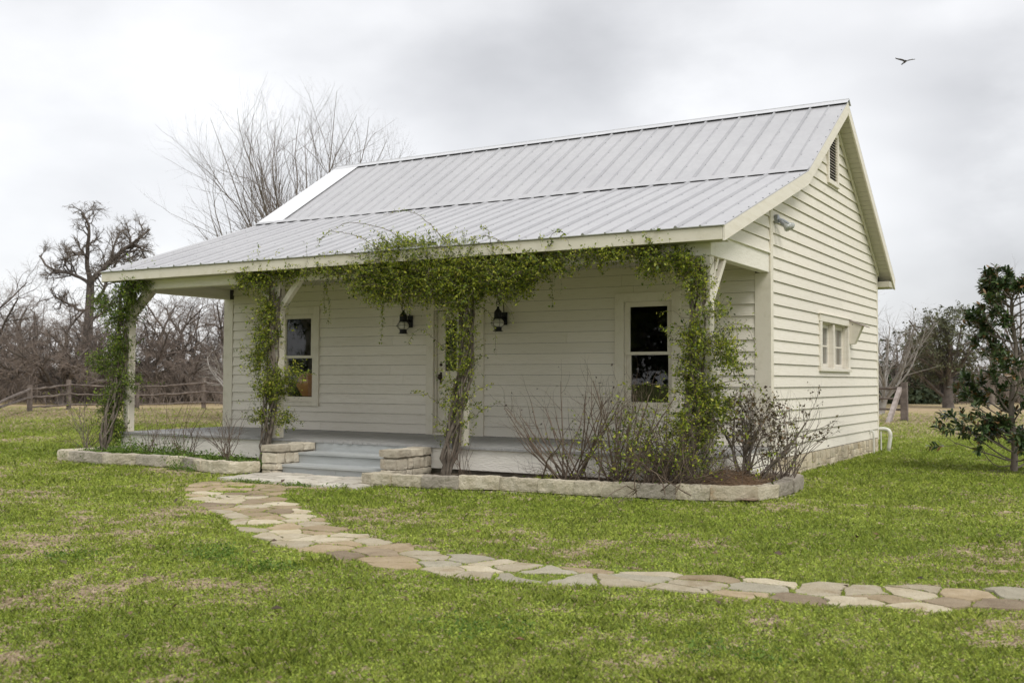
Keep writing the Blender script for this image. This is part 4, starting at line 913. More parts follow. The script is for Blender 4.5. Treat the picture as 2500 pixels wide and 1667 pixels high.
V1 = [(-10.01, 2.92, .29, .17), (-10.3, 2.8, .2, .16), (-10.87, 2.64, .15, .2), (-10.57, 2.41, .16, .16), (-10.42, 2.03, .10, .28, .7), (-10.42, 1.6, .13, .30, .7), (-10.75, 1.62, .22, .18, .6), (-10.94, 1.62, .16, .12), (-10.1, 1.30, .14, .1), (-10.65, .93, .23, .24), (-10.48, .52, .21, .21), (-10.42, 1.15, .12, .3), (-10.33, 2.45, .16, .25), (-10.15, 2.66, .15, .12), (-10.4, 1.85, .13, .3)]
V2 = [(-7.37, 2.9, .28, .15), (-7.08, 2.98, .31, .13), (-6.62, 2.93, .27, .10), (-7.02, 2.44, .15, .25), (-7.05, 2.02, .19, .25), (-7.15, 1.61, .19, .19), (-6.78, 1.28, .19, .19), (-6.45, 1.47, .11, .09), (-7.04, 1.19, .16, .16), (-7.14, .77, .16, .09), (-6.66, .76, .11, .09)]
V3 = [(-4.55, 3.02, .60, .20, 1.3), (-4.6, 2.70, .66, .24, 1.3), (-5.0, 2.82, .42, .20), (-3.6, 2.95, .65, .22, 1.3), (-3.65, 2.66, .80, .25, 1.5), (-2.8, 2.76, .62, .24, 1.4), (-2.7, 2.62, .35, .18), (-2.2, 2.83, .42, .12), (-4.5, 3.24, .38, .07, .7), (-3.9, 3.2, .4, .06, .6), (-1.5, 2.88, .45, .07), (-5.62, 2.92, .40, .08), (-6.1, 2.95, .3, .05), (-3.45, 2.38, .21, .17, .8), (-3.47, 2.05, .22, .19, .45), (-3.42, 1.72, .23, .2, .45), (-3.46, 1.39, .22, .19, .32), (-3.5, 1.06, .30, .18, .32), (-3.5, .74, .26, .15, .28)]
V4 = [(-1.06, 2.90, .32, .06), (-.78, 2.93, .17, .07), (-.64, 2.74, .25, .12), (-.35, 2.77, .17, .14), (-.17, 2.59, .13, .13), (-.13, 2.4, .1, .1), (.10, 2.17, .12, .07), (-.2, 1.97, .12, .09), (-.18, 1.79, .15, .13), (.18, 1.72, .17, .14), (-.24, 1.54, .13, .14), (.30, 1.56, .11, .11), (-.11, 1.3, .21, .13), (.01, 1.03, .26, .18), (-.21, .77, .27, .17)]
vine('dark green climbing vine round the leftmost porch post', (-10.52, -2.60), -10.40, 2.95, V1, -2.36, 12, 101, leafn=19000, mat_leaf='vinedark', shoots=130)
vine('green climbing vine on the second porch post left of the steps', (-7.0, -2.45), -6.95, 2.95, V2, -2.36, 10, 202, leafn=17000, shoots=130, strings=[(-6.3, -1.9, 2.85, 2.2)])
vine('largest vine, spreading along the eave above the door from the third porch post', (-3.60, -2.54), -3.44, 2.95, V3, -2.42, 13, 303, leafn=64000, thick=.02, shoots=300, ydep=.22,
     arcs=[[(-4.1, -2.5, 3.1), (-4.6, -2.72, 3.45), (-5.1, -2.85, 3.52), (-5.5, -2.85, 3.38), (-5.65, -2.85, 3.22)], [(-4.5, -2.5, 3.05), (-5.0, -2.75, 3.35), (-5.35, -2.85, 3.42), (-5.62, -2.86, 3.3)], [(-3.5, -2.5, 3.05), (-3.75, -2.72, 3.4), (-4.05, -2.8, 3.62), (-4.45, -2.85, 3.58)],
           [(-2.9, -2.45, 2.9), (-2.85, -2.7, 3.25), (-2.95, -2.75, 3.33)], [(-2.1, -2.45, 2.9), (-1.95, -2.65, 3.15), (-1.8, -2.7, 3.2), (-1.65, -2.68, 3.0)], [(-3.3, -2.5, 3.0), (-3.0, -2.7, 3.2), (-2.7, -2.72, 3.15), (-2.5, -2.7, 3.0)], [(-4.9, -2.5, 3.0), (-5.4, -2.7, 3.15), (-5.75, -2.75, 3.1)],
           [(-3.7, -2.4, .95), (-4.0, -2.45, 1.15), (-4.25, -2.45, 1.2)], [(-3.5, -2.4, .95), (-3.2, -2.45, 1.2), (-2.95, -2.45, 1.3)], [(-3.45, -2.4, .75), (-3.1, -2.45, .95), (-2.8, -2.45, 1.08)], [(-3.7, -2.4, 1.75), (-4.1, -2.45, 2.05), (-4.35, -2.4, 1.85)], [(-3.3, -2.4, 2.4), (-3.0, -2.4, 2.2), (-2.9, -2.42, 1.7)]],
     strings=[(-4.95, -2.25, 2.75, 2.05), (-4.92, -2.3, 2.5, 1.85), (-6.15, -2.1, 2.8, 2.3), (-2.55, -2.2, 2.7, 2.42), (-2.2, -2.2, 2.7, 2.3), (-4.15, -2.3, 2.75, 2.35)])
vine('climbing vine with yellowing leaves on the right corner porch post', (-.22, -2.55), -.16, 2.9, V4, -2.36, 12, 404, leafn=17000, shoots=150, thick=.018,
     arcs=[[(-.1, -2.4, 1.75), (.25, -2.45, 2.0), (.5, -2.45, 1.95), (.62, -2.5, 1.7)], [(0, -2.4, 1.25), (.3, -2.45, 1.35), (.6, -2.4, 1.25), (.85, -2.3, 1.0)], [(-.3, -2.4, 1.2), (-.7, -2.45, 1.32), (-1.0, -2.45, 1.25)], [(-.3, -2.35, 1.75), (-.6, -2.4, 1.98)], [(-.6, -2.5, 2.9), (-.7, -2.65, 3.1)]])

def shrub(name, label, cat, base, dirs, ln, r0, levels, m, seed, leaf=None, group=None, spread=.05):
    """dirs: list of lean vectors of the canes"""
    rg = np.random.default_rng(seed); t = thing(name, label, cat, base, group=group); n = len(dirs)
    S = np.array(base)[None]+rg.normal(0, spread, (n, 3))*np.array([1, 1, 0]); out = grow(S, dirs, np.asarray(ln)*rg.uniform(.8, 1.15, n), np.full(n, r0), levels, rg)
    V, F = tubes(out); npmesh('cane', V, F, 4, m, t)
    if leaf:
        C = []; D_ = []
        for (P, R, _) in out[leaf.get('from', -1):]:
            B, k, _ = P.shape
            for _ in range(leaf['per']):
                tt = leaf.get('t0', .3)*(k-1)+rg.random(B)*(1-leaf.get('t0', .3))*(k-1)*.999; i0 = tt.astype(int); fr = (tt-i0)[:, None]; C.append(P[np.arange(B), i0]*(1-fr)+P[np.arange(B), i0+1]*fr+rg.normal(0, leaf.get('j', .012), (B, 3)))
        C = np.concatenate(C); C = C[rg.random(len(C)) < leaf.get('keep', 1)]; 
        if 'zmin' in leaf: C = C[C[:, 2] > leaf['zmin']]
        lo_ = leafobj(leaf.get('name', 'foliage'), C, leaf['sz'], leaf['mat'], t, seed+9, aspect=leaf.get('asp', .5), up=.3)
        if leaf.get('name'): lo_['kind'] = 'stuff'
    return t
def fan(n, lo, hi, rg, yr=.25, up=1.): return [(rg.uniform(lo, hi), rg.uniform(-yr, yr), up) for _ in range(n)]
rg = np.random.default_rng(77)
BARE = lambda nc, lr=.5, wig=.10: [dict(n=7, wig=wig, up=.03, k=5, nc=nc, ang=.6, lr=lr, rr=.6, t0=.25, tip=.4), dict(n=4, wig=.16, up=.04, k=3, nc=2, ang=.6, lr=.5, rr=.7, tip=.5), dict(n=3, wig=.18, k=3, tip=.6)]
shrub('bare_cane_shrub', 'tall bare shrub of brown canes with dried seed heads below the right window', 'shrub', (-1.62, -2.78, .1), fan(24, -1.0, .9, rg), 1.12, .0115, BARE(4, .38), 'twigred', 1, leaf=dict(per=1, sz=.035, mat='seed', keep=.28, j=.004, t0=.8, name='seed_head', asp=.6), spread=.11)
shrub('bare_cane_shrub', 'slender bare brown canes between the seed head shrub and the corner thicket', 'shrub', (-.98, -2.8, .1), fan(22, -.6, .6, rg), 1.12, .011, BARE(4, .38), 'twigred', 2, leaf=dict(per=1, sz=.03, mat='seed', keep=.2, j=.004, t0=.7, name='seed_head', asp=.6), spread=.1)
shrub('low_shrub', 'small bare reddish shrub at the foot of the porch skirt near the middle post', 'shrub', (-3.28, -2.62, .08), fan(9, -.5, .6, rg), .42, .005, BARE(3, .4), 'twigred', 3, spread=.04)
shrub('rose_thicket', 'tangled yellow green rose thicket at the foot of the right corner post', 'shrub', (-.50, -2.66, .1), fan(74, -1.0, .95, rg, .45, .9), .88, .0078, [dict(n=7, wig=.22, up=-.02, k=4, nc=6, ang=.8, lr=.5, rr=.6, t0=.15, tip=.4), dict(n=4, wig=.25, k=3, nc=3, ang=.7, lr=.5, rr=.7), dict(n=3, wig=.25, k=3)], 'twigred', 4,
      leaf=dict(per=4, sz=.032, mat='vine', keep=.85, j=.02, zmin=.22), spread=.26)
# big dark leaved shrub on the corner: a leaning trunk and an open crown
t = shrub('corner_rose_bush', 'big open twiggy bush with dark bronze leaves leaning over the bed at the cottage corner', 'shrub', (.34, -2.08, .1),
          [(.50, .15, 1), (.25, .1, 1), (-.35, .1, 1), (.8, .15, .75), (-.1, -.1, 1), (.6, -.1, .9), (.35, .3, 1), (.1, .2, 1), (-.55, .1, .9), (.9, .0, .9), (.2, -.15, 1)], .92, .017,
          [dict(n=7, wig=.12, up=.05, k=7, nc=6, ang=.62, lr=.55, rr=.55, t0=.35, tip=.5), dict(n=5, wig=.2, up=.02, k=5, nc=7, ang=.75, lr=.52, rr=.65, tip=.5), dict(n=4, wig=.25, k=3, nc=4, ang=.7, lr=.55, rr=.75), dict(n=3, wig=.25, k=3)], 'bark', 5,
          leaf=dict({'from': -2}, per=2, sz=.038, mat='redleaf', keep=.34, j=.012, asp=.6, t0=.2), spread=.05)
shrub('bare_cane_shrub', 'upright bare olive canes in the far right end of the bed by the gable wall', 'shrub', (.52, -1.35, .1), [(rg.uniform(-.5, .9), rg.uniform(-.2, .2), 1) for _ in range(34)], .92, .006, [dict(n=7, wig=.09, up=.03, k=4, nc=2, ang=.4, lr=.4, rr=.6, t0=.4), dict(n=3, wig=.15, k=3)], 'twig', 6, spread=.11)
shrub('pale_cane_shrub', 'pale thin stems standing low on the bed in front of the corner skirt', 'shrub', (.05, -2.42, .1), fan(22, -.7, .7, rg, .3), .6, .004, BARE(4, .5, .16), 'twig', 61, spread=.14)
# left bed
for i, (x, y, l, ln, n) in enumerate([(-10.93, -2.62, 'bare little shrub at the left end of the left bed, outside the vine', .62, 9), (-9.22, -2.72, 'small bare reddish shrub, first to the right of the leftmost post vine', .52, 10), (-8.33, -2.74, 'small bare reddish shrub in the middle of the left bed', .58, 10), (-7.32, -2.86, 'bushiest bare reddish shrub, next to the left step wall', .68, 16)]):
    shrub('small_rose_shrub', l, 'shrub', (x, y, .08), fan(n, -.6, .6, rg, .4), ln, .0065, BARE(5, .5, .16), 'twigred', 20+i, leaf=dict(per=1, sz=.02, mat='redleaf', keep=.25, j=.006), spread=.03, group='bare rose shrubs in the left bed')
shrub('tall_cane_shrub', 'tall arching bare canes rising behind the deck edge in the left bed', 'shrub', (-8.95, -2.5, .1), fan(15, -.75, .95, rg, .2), 1.05, .0055, [dict(n=9, wig=.05, up=-.01, k=4, nc=2, ang=.4, lr=.3, rr=.5, t0=.4), dict(n=3, wig=.15, k=3)], 'twigred', 31, leaf=dict(per=1, sz=.03, mat='seed', keep=.15, j=.004), spread=.2)
shrub('arching_rose', 'long arching green cane leaning out left of the leftmost post vine', 'shrub', (-10.75, -2.7, .08), [(-.75, -.1, 1), (-.5, .1, 1), (-.95, 0, .9), (.1, -.1, 1), (-.3, -.2, 1), (-.6, -.2, 1.1)], 1.1, .007, BARE(5, .35), 'bark', 32, leaf=dict({'from': -2}, per=3, sz=.032, mat='vine', keep=.6, j=.015), spread=.05)

# low green weeds in the beds: nobody could count them
def weeds(name, label, pts, m, seed, sz=.03, z0=.09, cat='ground cover'):
    rg = np.random.default_rng(seed); C = []
    for (x, y, sx, sy, n, hh) in pts:
        k = max(1, n//14); c = np.stack([rg.normal(x, sx, k), rg.normal(y, sy, k), np.full(k, z0)], 1)
        for i in range(14): C.append(c+np.stack([rg.normal(0, .03, k), rg.normal(0, .03, k), np.abs(rg.normal(0, hh*.5, k))], 1))
    C = np.concatenate(C); V, F, r = leaves(C, sz, rg, aspect=.55, up=.8); return tag(npmesh(name, V, F, 4, m, None, rv=r), label, cat, kind='stuff')
weeds('bed_weeds', 'low green weeds covering the soil of the left bed', [(-10.2, -2.75, .25, .2, 1800, .13), (-9.65, -2.7, .2, .12, 1800, .24), (-9.0, -2.85, .25, .15, 1500, .16), (-8.75, -2.65, .12, .1, 900, .24), (-8.2, -2.85, .3, .15, 1700, .13), (-7.7, -2.8, .3, .2, 1900, .12), (-7.0, -2.95, .28, .2, 1700, .10), (-10.6, -2.9, .2, .2, 800, .08)], 'weed', 41)
weeds('border_weeds', 'yellow green weed clump among the cane bases in the right bed', [(-1.85, -2.95, .12, .06, 700, .10), (-1.45, -3.0, .15, .05, 300, .06), (-.35, -2.95, .1, .05, 200, .08)], 'vine', 42)
weeds('edge_weeds', 'green weeds growing at the foot of the landing and borders', [(-4.75, -4.12, .10, .03, 600, .05), (-5.4, -4.13, .12, .02, 350, .05), (-5.75, -4.12, .06, .02, 300, .06), (-7.75, -3.45, .08, .05, 600, .14), (-7.4, -3.5, .05, .03, 260, .12), (-4.2, -4.0, .1, .05, 350, .05), (-3.2, -3.76, .3, .03, 400, .035), (-1.9, -3.46, .4, .03, 400, .03), (-.4, -3.26, .4, .04, 400, .03), (-9.8, -3.55, .3, .03, 400, .04)], 'weed', 43, sz=.022, z0=-.005)
# pine straw heap in the corner of the right bed
rg = np.random.default_rng(50); m = MB(); hc = (.10, -2.15)
def heap(x, y): return .10+.17*max(0, 1-((x-hc[0])/.58)**2-((y-hc[1])/.66)**2)**.8
vs = []; n = 18
for i in range(n+1):
    for j in range(n+1):
        x = hc[0]-.58+1.16*i/n; y = hc[1]-.66+1.32*j/n; vs.append((x, y, heap(x, y)-.012-(.04 if heap(x, y) <= .101 else 0)))
m.add(vs, [(i*(n+1)+j, (i+1)*(n+1)+j, (i+1)*(n+1)+j+1, i*(n+1)+j+1) for i in range(n) for j in range(n)]); tag(m.build('mulch_mound', 'mulch'), 'mound of brown mulch under the pine straw at the corner bed', 'mulch', kind='stuff')
k = 6500; c = np.stack([rg.normal(hc[0], .33, k), rg.normal(hc[1], .38, k)], 1); c = c[(c[:, 0] < .68) & (c[:, 1] > -2.86-.0*c[:, 0]) & (c[:, 0]+c[:, 1]*-.0 > -.9)]
c = c[inside(c, np.array([(-.95, -3.1), (-.15, -2.92), (.18, -2.82), (.56, -2.56), (.66, -2.2), (.68, -1.6), (.3, -1.2), (-.9, -2.3)]))]
C = np.stack([c[:, 0], c[:, 1], np.array([heap(a, b) for a, b in c])+rg.uniform(0, .03, len(c))], 1); D = rg.normal(0, 1, (len(C), 3))*np.array([1, 1, .28])
V, F, r = leaves(C, .13, rg, aspect=.022, D=D, fold=0); tag(npmesh('pine_straw', V, F, 4, 'needle', None, rv=r), 'loose brown pine straw heaped in the corner of the right bed', 'pine straw', kind='stuff')
# scattered dead stems in the right bed
k = 500; xx = rg.uniform(-2.2, .3, k); C = np.stack([xx, -2.72+.06*xx+rg.normal(0, .13, k), rg.uniform(.1, .3, k)], 1)
out = grow(C, rg.normal(0, 1, (k, 3))*np.array([1, .5, .45]), rg.uniform(.12, .4, k), np.full(k, .0022), [dict(n=4, wig=.2, k=3)], rg); V, F = tubes(out); tag(npmesh('dead_stems', V, F, 4, 'twigred'), 'tangle of fallen dead stems over the soil of the right bed', 'dead stems', kind='stuff')

# ================================================================== GRASS
def grass():
    rg = np.random.default_rng(99); near, far = 2.9, 46.; n = 1400000
    # denser where it is closest to the lawn's front edge
    u = rg.random(n); ex = 1.15; dep = (near**(2-ex-.35)+u*(far**(2-ex-.35)-near**(2-ex-.35)))**(1/(2-ex-.35))
    lat = rg.uniform(-.62, .62, n)*dep*1.0
    fw2 = np.array([-sy_, cy_]); rt2 = np.array([cy_, sy_]); P = np.array([CAM.x, CAM.y])+dep[:, None]*fw2+lat[:, None]*rt2
    keep = ~((P[:, 0] > XL) & (P[:, 0] < .04) & (P[:, 1] > -2.35) & (P[:, 1] < DD))
    pr = np.array([p for p in PRT]+[(.0, -.5), (-.0, -2.3), (-3.9, -2.3)]); pl = np.array(PLT+[(-6.1, -2.3), (-10.3, -2.3)])
    keep &= ~inside(P, pr) & ~inside(P, pl) & ~((P[:, 0] > -6.35) & (P[:, 0] < -3.85) & (P[:, 1] > -4.08) & (P[:, 1] < -2))
    nearpath = inside(P, PATHPOLY); f = np.zeros(len(P), bool); ip = np.where(nearpath | (polydist(P, PATHPOLY) < .3))[0]; sub = P[ip]; hit = np.zeros(len(sub), bool)
    for pts in FLAGS:
        c = pts.mean(0); rr = np.abs(pts-c).max()+.02; q = (np.abs(sub-c).max(1) < rr); 
        if q.any(): j = np.where(q)[0]; hit[j] |= inside(sub[j], c+(pts-c)*.955)
    keep[ip] &= ~hit
    inpath = nearpath[keep]; P = P[keep]; dep = dep[keep]; n = len(P)
    # patchiness: dry and green areas of the lawn
    def fbm(p, s, o): 
        v = np.zeros(len(p)); a = 1.; 
        for i in range(4):
            th = .7*i+o; c_, s_ = math.cos(th), math.sin(th); x = (p[:, 0]*c_+p[:, 1]*s_)*s; y = (-p[:, 0]*s_+p[:, 1]*c_)*s
            v += a*np.sin(x+1.7*np.sin(y*.8+o))*np.cos(y*1.1+1.3*np.sin(x*.7+2*o)); a *= .62; s *= 2.1
        return v
    pat = fbm(P, 1.1, 1.3); fine = fbm(P, 5.5, 4.1); broad = fbm(P, .35, 2.2)
    dryness = 1/(1+np.exp(-(pat*1.6+fine*1.7+broad*.9-1.75)*1.7)); dryness = np.clip(dryness*.9+.03, 0, .9)
    # the open field turns dry with distance; the yard east of the cottage stays lush
    sfl = P[:, 1]-.45*P[:, 0]; fld = np.clip((sfl-10+2*np.sin(P[:, 0]*.8)+1.5*np.sin(P[:, 1]*.9))/12, 0, 1); dryness = np.maximum(dryness, fld**.6*.86); lush = ((P[:, 0] > -2.5) & (P[:, 1] > -2) & (sfl < 12)); dryness = np.where(lush, dryness*.35, dryness)
    yard = np.exp(-((P[:, 0]+2)**2/30+(P[:, 1]+4.5)**2/2.0)); dryness *= (1-.6*yard); dryness = np.where(inpath, dryness*.3, dryness)
    isdry = rg.random(n) < dryness; sc = np.clip((dep/7.5)**.60, .62, 3.2); clover = (~isdry) & (rg.random(n) < .55+.25*np.tanh(fine))
    tall = 1+.7*np.clip(fbm(P, 2.3, 7.7)-.7, 0, 1.2); h = np.where(isdry, .026, .034)*rg.uniform(.5, 1.4, n)*tall*np.clip(sc, 1, 2.4)*np.where(inpath, .5, 1)
    wd = np.where(isdry, .0026, .0030)*sc*rg.uniform(.7, 1.4, n)
    az = rg.uniform(0, 2*np.pi, n); dx, dy = np.cos(az), np.sin(az); lean = np.where(isdry, rg.uniform(.5, 2.2, n), rg.uniform(.15, 1.0, n))
    gzv = np.zeros(n); fr_ = np.where(dep > 14)[0]; gzv[fr_] = [gz(float(P[i, 0]), float(P[i, 1]))-.01 for i in fr_] if len(fr_) < 400000 else 0
    B = np.stack([P[:, 0], P[:, 1], gzv-.004], 1); lx = np.stack([dx, dy, np.zeros(n)], 1); sd_ = np.stack([-dy, dx, np.zeros(n)], 1)
    mid = B+lx*(h*lean*.35)[:, None]+np.array([0, 0, 1])*(h*.62)[:, None]; tip = B+lx*(h*lean)[:, None]+np.array([0, 0, 1])*(h*np.where(isdry, .6, 1.0))[:, None]
    w3 = (wd*.5)[:, None]; V = np.stack([B-sd_*w3, B+sd_*w3, mid+sd_*w3*.9, tip, mid-sd_*w3*.9], 1)
    # clover and dichondra: small round leaves held flat
    ci = np.where(clover)[0]; hc_ = (h[ci]*.62)[:, None]*np.array([0, 0, 1]); r_ = (.0062*sc[ci]*rg.uniform(.7, 1.4, len(ci)))[:, None]; ctr = B[ci]+hc_+lx[ci]*(h[ci]*.3)[:, None]
    nn = unit(rg.normal(0, .45, (len(ci), 3))+np.array([0, 0, 1])); a1 = unit(np.cross(nn, lx[ci]+.01)); a2 = np.cross(nn, a1)
    V[ci] = np.stack([ctr+a1*r_, ctr+(a1*.31+a2*.95)*r_, ctr+(-a1*.81+a2*.59)*r_, ctr+(-a1*.81-a2*.59)*r_, ctr+(a1*.31-a2*.95)*r_], 1)
    shade = np.clip(rg.random(n)*.75+.25*np.tanh(broad+fine*.6)*.8+.1-.3*clover, 0, 1)
    F = np.arange(n*5).reshape(n, 5)
    o = npmesh('grass', V.reshape(-1, 3), F, 5, 'grass', None, rv=np.repeat(shade, 5), extra={'dry': np.repeat(isdry.astype(float), 5)})
    tag(o, 'short green lawn of grass and clover with dry straw patches', 'grass', kind='stuff'); print('grass', n)
grass()

# ================================================================== TREES
def at_px(px, depth, z=0.0):
    """a point on the ground at a given distance into the scene along one bearing from the viewpoint"""
    d = FW*1.0+RT*((px-PW/2)/F_PX); d = Vector((d.x, d.y, 0)); d = d/(d.x*FW.x+d.y*FW.y)*math.hypot(FW.x, FW.y)
    return Vector((CAM.x+d.x*depth, CAM.y+d.y*depth, z))
def tree(name, label, base, trunk, levels, mats, seed, leaf=None, group=None, smooth=True, extra=None, crown='branches', env=None):
    """trunk: list of points (relative) with radii -> own mesh; crown grows from given starts"""
    rg = np.random.default_rng(seed); t = thing(name, label, 'tree', base, group=group); b = np.array(base)
    tp = curve_pts([p[:3] for p in trunk], 14, .0, rg)+b; rr = np.interp(np.linspace(0, 1, 14), np.linspace(0, 1, len(trunk)), [p[3] for p in trunk]); rr[0] *= 1.35
    V, F = tubes([(tp[None], rr[None], 10)]); npmesh('trunk', V, F, 4, mats[0], t, smooth=True)
    S, D, Ln, R0 = extra(rg, tp, rr)
    if env: env = (np.array(env[0])+b, env[1]); Ln = reach(S, D, env, rg)
    out = grow(S, D, Ln, R0, levels, rg)
    if env: out = prune(out, env)
    V, F = tubes(out[:2]); npmesh('limbs', V, F, 4, mats[0], t)
    if len(out) > 2: V, F = tubes(out[2:]); npmesh(crown, V, F, 4, mats[1], t)
    if leaf:
        C = []
        for (P, R, _) in out[leaf.get('from', -1):]:
            B, k, _ = P.shape
            for _ in range(leaf['per']):
                tt = rg.random(B)*(k-1)*.999; i0 = tt.astype(int); fr = (tt-i0)[:, None]; C.append(P[np.arange(B), i0]*(1-fr)+P[np.arange(B), i0+1]*fr+rg.normal(0, leaf['j'], (B, 3)))
        C = np.concatenate(C); V, F, r = leaves(C, leaf['sz'], rg, aspect=.6, up=.6); npmesh('foliage', V, F, 4, leaf['mat'], t, rv=r)
    return t
def starts(n, t0, t1, out_lo, out_hi, up, ln, rr_, top=1):
    def f(rg, tp, rr):
        t = rg.uniform(t0, t1, n)*13; i = np.minimum(t.astype(int), 12); fr = (t-i)[:, None]; S = tp[i]*(1-fr)+tp[i+1]*fr
        az = np.arange(n)*2.4+rg.uniform(0, .8, n); o = rg.uniform(out_lo, out_hi, n); D = np.stack([np.cos(az)*o, np.sin(az)*o, np.full(n, up)+rg.normal(0, .12, n)], 1)
        L_ = rg.uniform(ln[0], ln[1], n); R0 = np.interp(t, np.arange(14), rr)*rr_*rg.uniform(.7, 1, n); S[:top] = tp[-1]; D[:top] = unit(tp[-1]-tp[-2])+rg.normal(0, .3, (top, 3)); L_[:top] = ln[1]; return S, D, L_, R0
    return f
# pecan like tree behind the roof: low fork, many stems sweeping up and out
rtv = np.array([cy_, sy_, 0])
tree('bare_tree', 'tall bare tree with upswept branches fanning out behind the roof', (-17.9, 10.0, 0), [(0, 0, 0, .26), (.1, .1, 1.2, .22), (.15, .0, 2.4, .18)],
     [dict(n=12, wig=.10, up=.06, k=6, nc=14, ang=.52, angv=.15, lr=.40, rr=.6, t0=.2, tip=.08), dict(n=8, wig=.13, up=.06, k=4, nc=8, ang=.6, lr=.46, rr=.5, t0=.15, tip=.35), dict(n=5, wig=.10, up=.05, k=3, nc=4, ang=.55, lr=.5, rr=.6, tip=.4), dict(n=3, wig=.14, up=.02, k=3, tip=.5)],
     ('bark', 'twig'), 3, extra=starts(28, .4, 1, .12, 1.0, 1.0, (4.8, 7.6), .30, 2), env=((-.35*rtv[0], -.35*rtv[1], 5.8), (5.0, 5.0, 4.7)))
# tall gnarled oak on the left
def oakstart(rg, tp, rr):
    n = 9; t = np.array([13, 13, 12.6, 10.5, 9.6, 8.5, 8, 6.5, 11.6]); i = np.minimum(t.astype(int), 12); fr = (t-i)[:, None]; S = tp[i]*(1-fr)+tp[i+1]*fr
    rt = np.array([cy_, sy_, 0]); fw = np.array([-sy_, cy_, 0]); z = np.array([0, 0, 1.])
    D = np.array([-.35*rt+z, .75*rt+.9*z+.1*fw, -.9*rt+.5*z, 1.0*rt+.35*z-.3*fw, -1.1*rt+.15*z+.2*fw, 1.1*rt+.1*z+.3*fw, -1*rt-.1*z-.3*fw, 1.0*rt-.0*z, .1*rt+.9*z+.6*fw])
    return S, D, np.array([4.2, 4.6, 3.6, 3.6, 3.6, 3.4, 2.6, 2.6, 3.2])*1.02, np.array([.16, .17, .12, .11, .11, .10, .09, .08, .10])
GN = [dict(n=10, wig=.20, up=.02, k=6, nc=12, ang=.8, lr=.46, rr=.6, t0=.25, tip=.4), dict(n=7, wig=.30, up=.02, k=5, nc=8, ang=.8, lr=.52, rr=.68, t0=.2, tip=.4), dict(n=5, wig=.22, up=.02, k=3, nc=7, ang=.7, lr=.6, rr=.75, tip=.5), dict(n=4, wig=.22, k=3, nc=3, ang=.7, lr=.6, rr=.7, tip=.5), dict(n=2, wig=.3, k=3)]
ob = at_px(213, 60)
tree('gnarled_oak', 'tall dark gnarled bare oak rising above the thicket on the left', tuple(ob), [(0, 0, 0, .36), (-.1, 0, 2.4, .29), (.1, 0, 4.8, .25), (.2, 0, 6.9, .21)], GN, ('barkdark', 'bark'), 15, extra=oakstart, env=((.5, .3, 7.9), (4.1, 4.1, 3.5)))
# thicket oaks: rounded twiggy crowns behind the rail fence
TH = [dict(n=8, wig=.20, up=.0, k=5, nc=9, ang=.8, lr=.55, rr=.55, t0=.15, tip=.35), dict(n=6, wig=.24, up=.0, k=3, nc=8, ang=.8, lr=.52, rr=.6, t0=.15, tip=.4), dict(n=4, wig=.26, up=-.02, k=3, nc=6, ang=.8, lr=.52, rr=.65, tip=.5), dict(n=3, wig=.26, k=3, nc=3, ang=.7, lr=.6, rr=.8, tip=.6), dict(n=2, wig=.2, k=3)]
for i, (px, dep, h, sp, lab, sd2) in enumerate([
        (-60, 56, 5.2, 4.6, 'bare oak with heavy dark limbs cut off by the left edge of the photo', 21), (60, 62, 3.9, 3.9, 'low spreading grey brown bare oak left of the tall gnarled oak', 22), (150, 54, 2.9, 3.5, 'bushy bare oak just behind the rail fence, below the gnarled oak', 23),
        (262, 60, 3.2, 3.7, 'dense twiggy bare oak between the gnarled oak and the leftmost post', 24), (345, 57, 3.6, 3.9, 'bare oak seen directly right of the leftmost porch post', 25), (440, 58, 3.9, 4.1, 'round crowned bare oak framed in the left porch opening', 26), (545, 62, 4.4, 4.0, 'bare oak just left of the cottage corner in the porch opening', 27)]):
    b = at_px(px, dep); z0 = h*.42
    tree('thicket_oak', lab, tuple(b), [(0, 0, 0, .28), (.1, .1, z0*.5, .24), (.0, .2, z0, .2)], TH, ('barkdark', 'thicket'), sd2, extra=starts(14, .3, 1, .5, 1.35, .80, (sp*.72, sp*1.12), .55, 3), group='bare oaks behind the rail fence')
# pale stemmed small tree by the porch's left corner
tree('pale_sapling', 'small pale branched bare tree beside the left corner of the cottage', tuple(at_px(560, 44)), [(0, 0, 0, .10), (-.05, 0, .6, .085), (-.1, 0, 1.1, .07)], [dict(n=7, wig=.14, up=.02, k=5, nc=6, ang=.6, lr=.5, rr=.6, t0=.2), dict(n=5, wig=.2, up=.03, k=3, nc=5, ang=.7, lr=.5, rr=.6), dict(n=3, wig=.2, k=3)], ('barkpale', 'barkpale'), 33, extra=starts(8, .3, 1, .6, 1.4, .8, (1.3, 2.3), .7, 1))
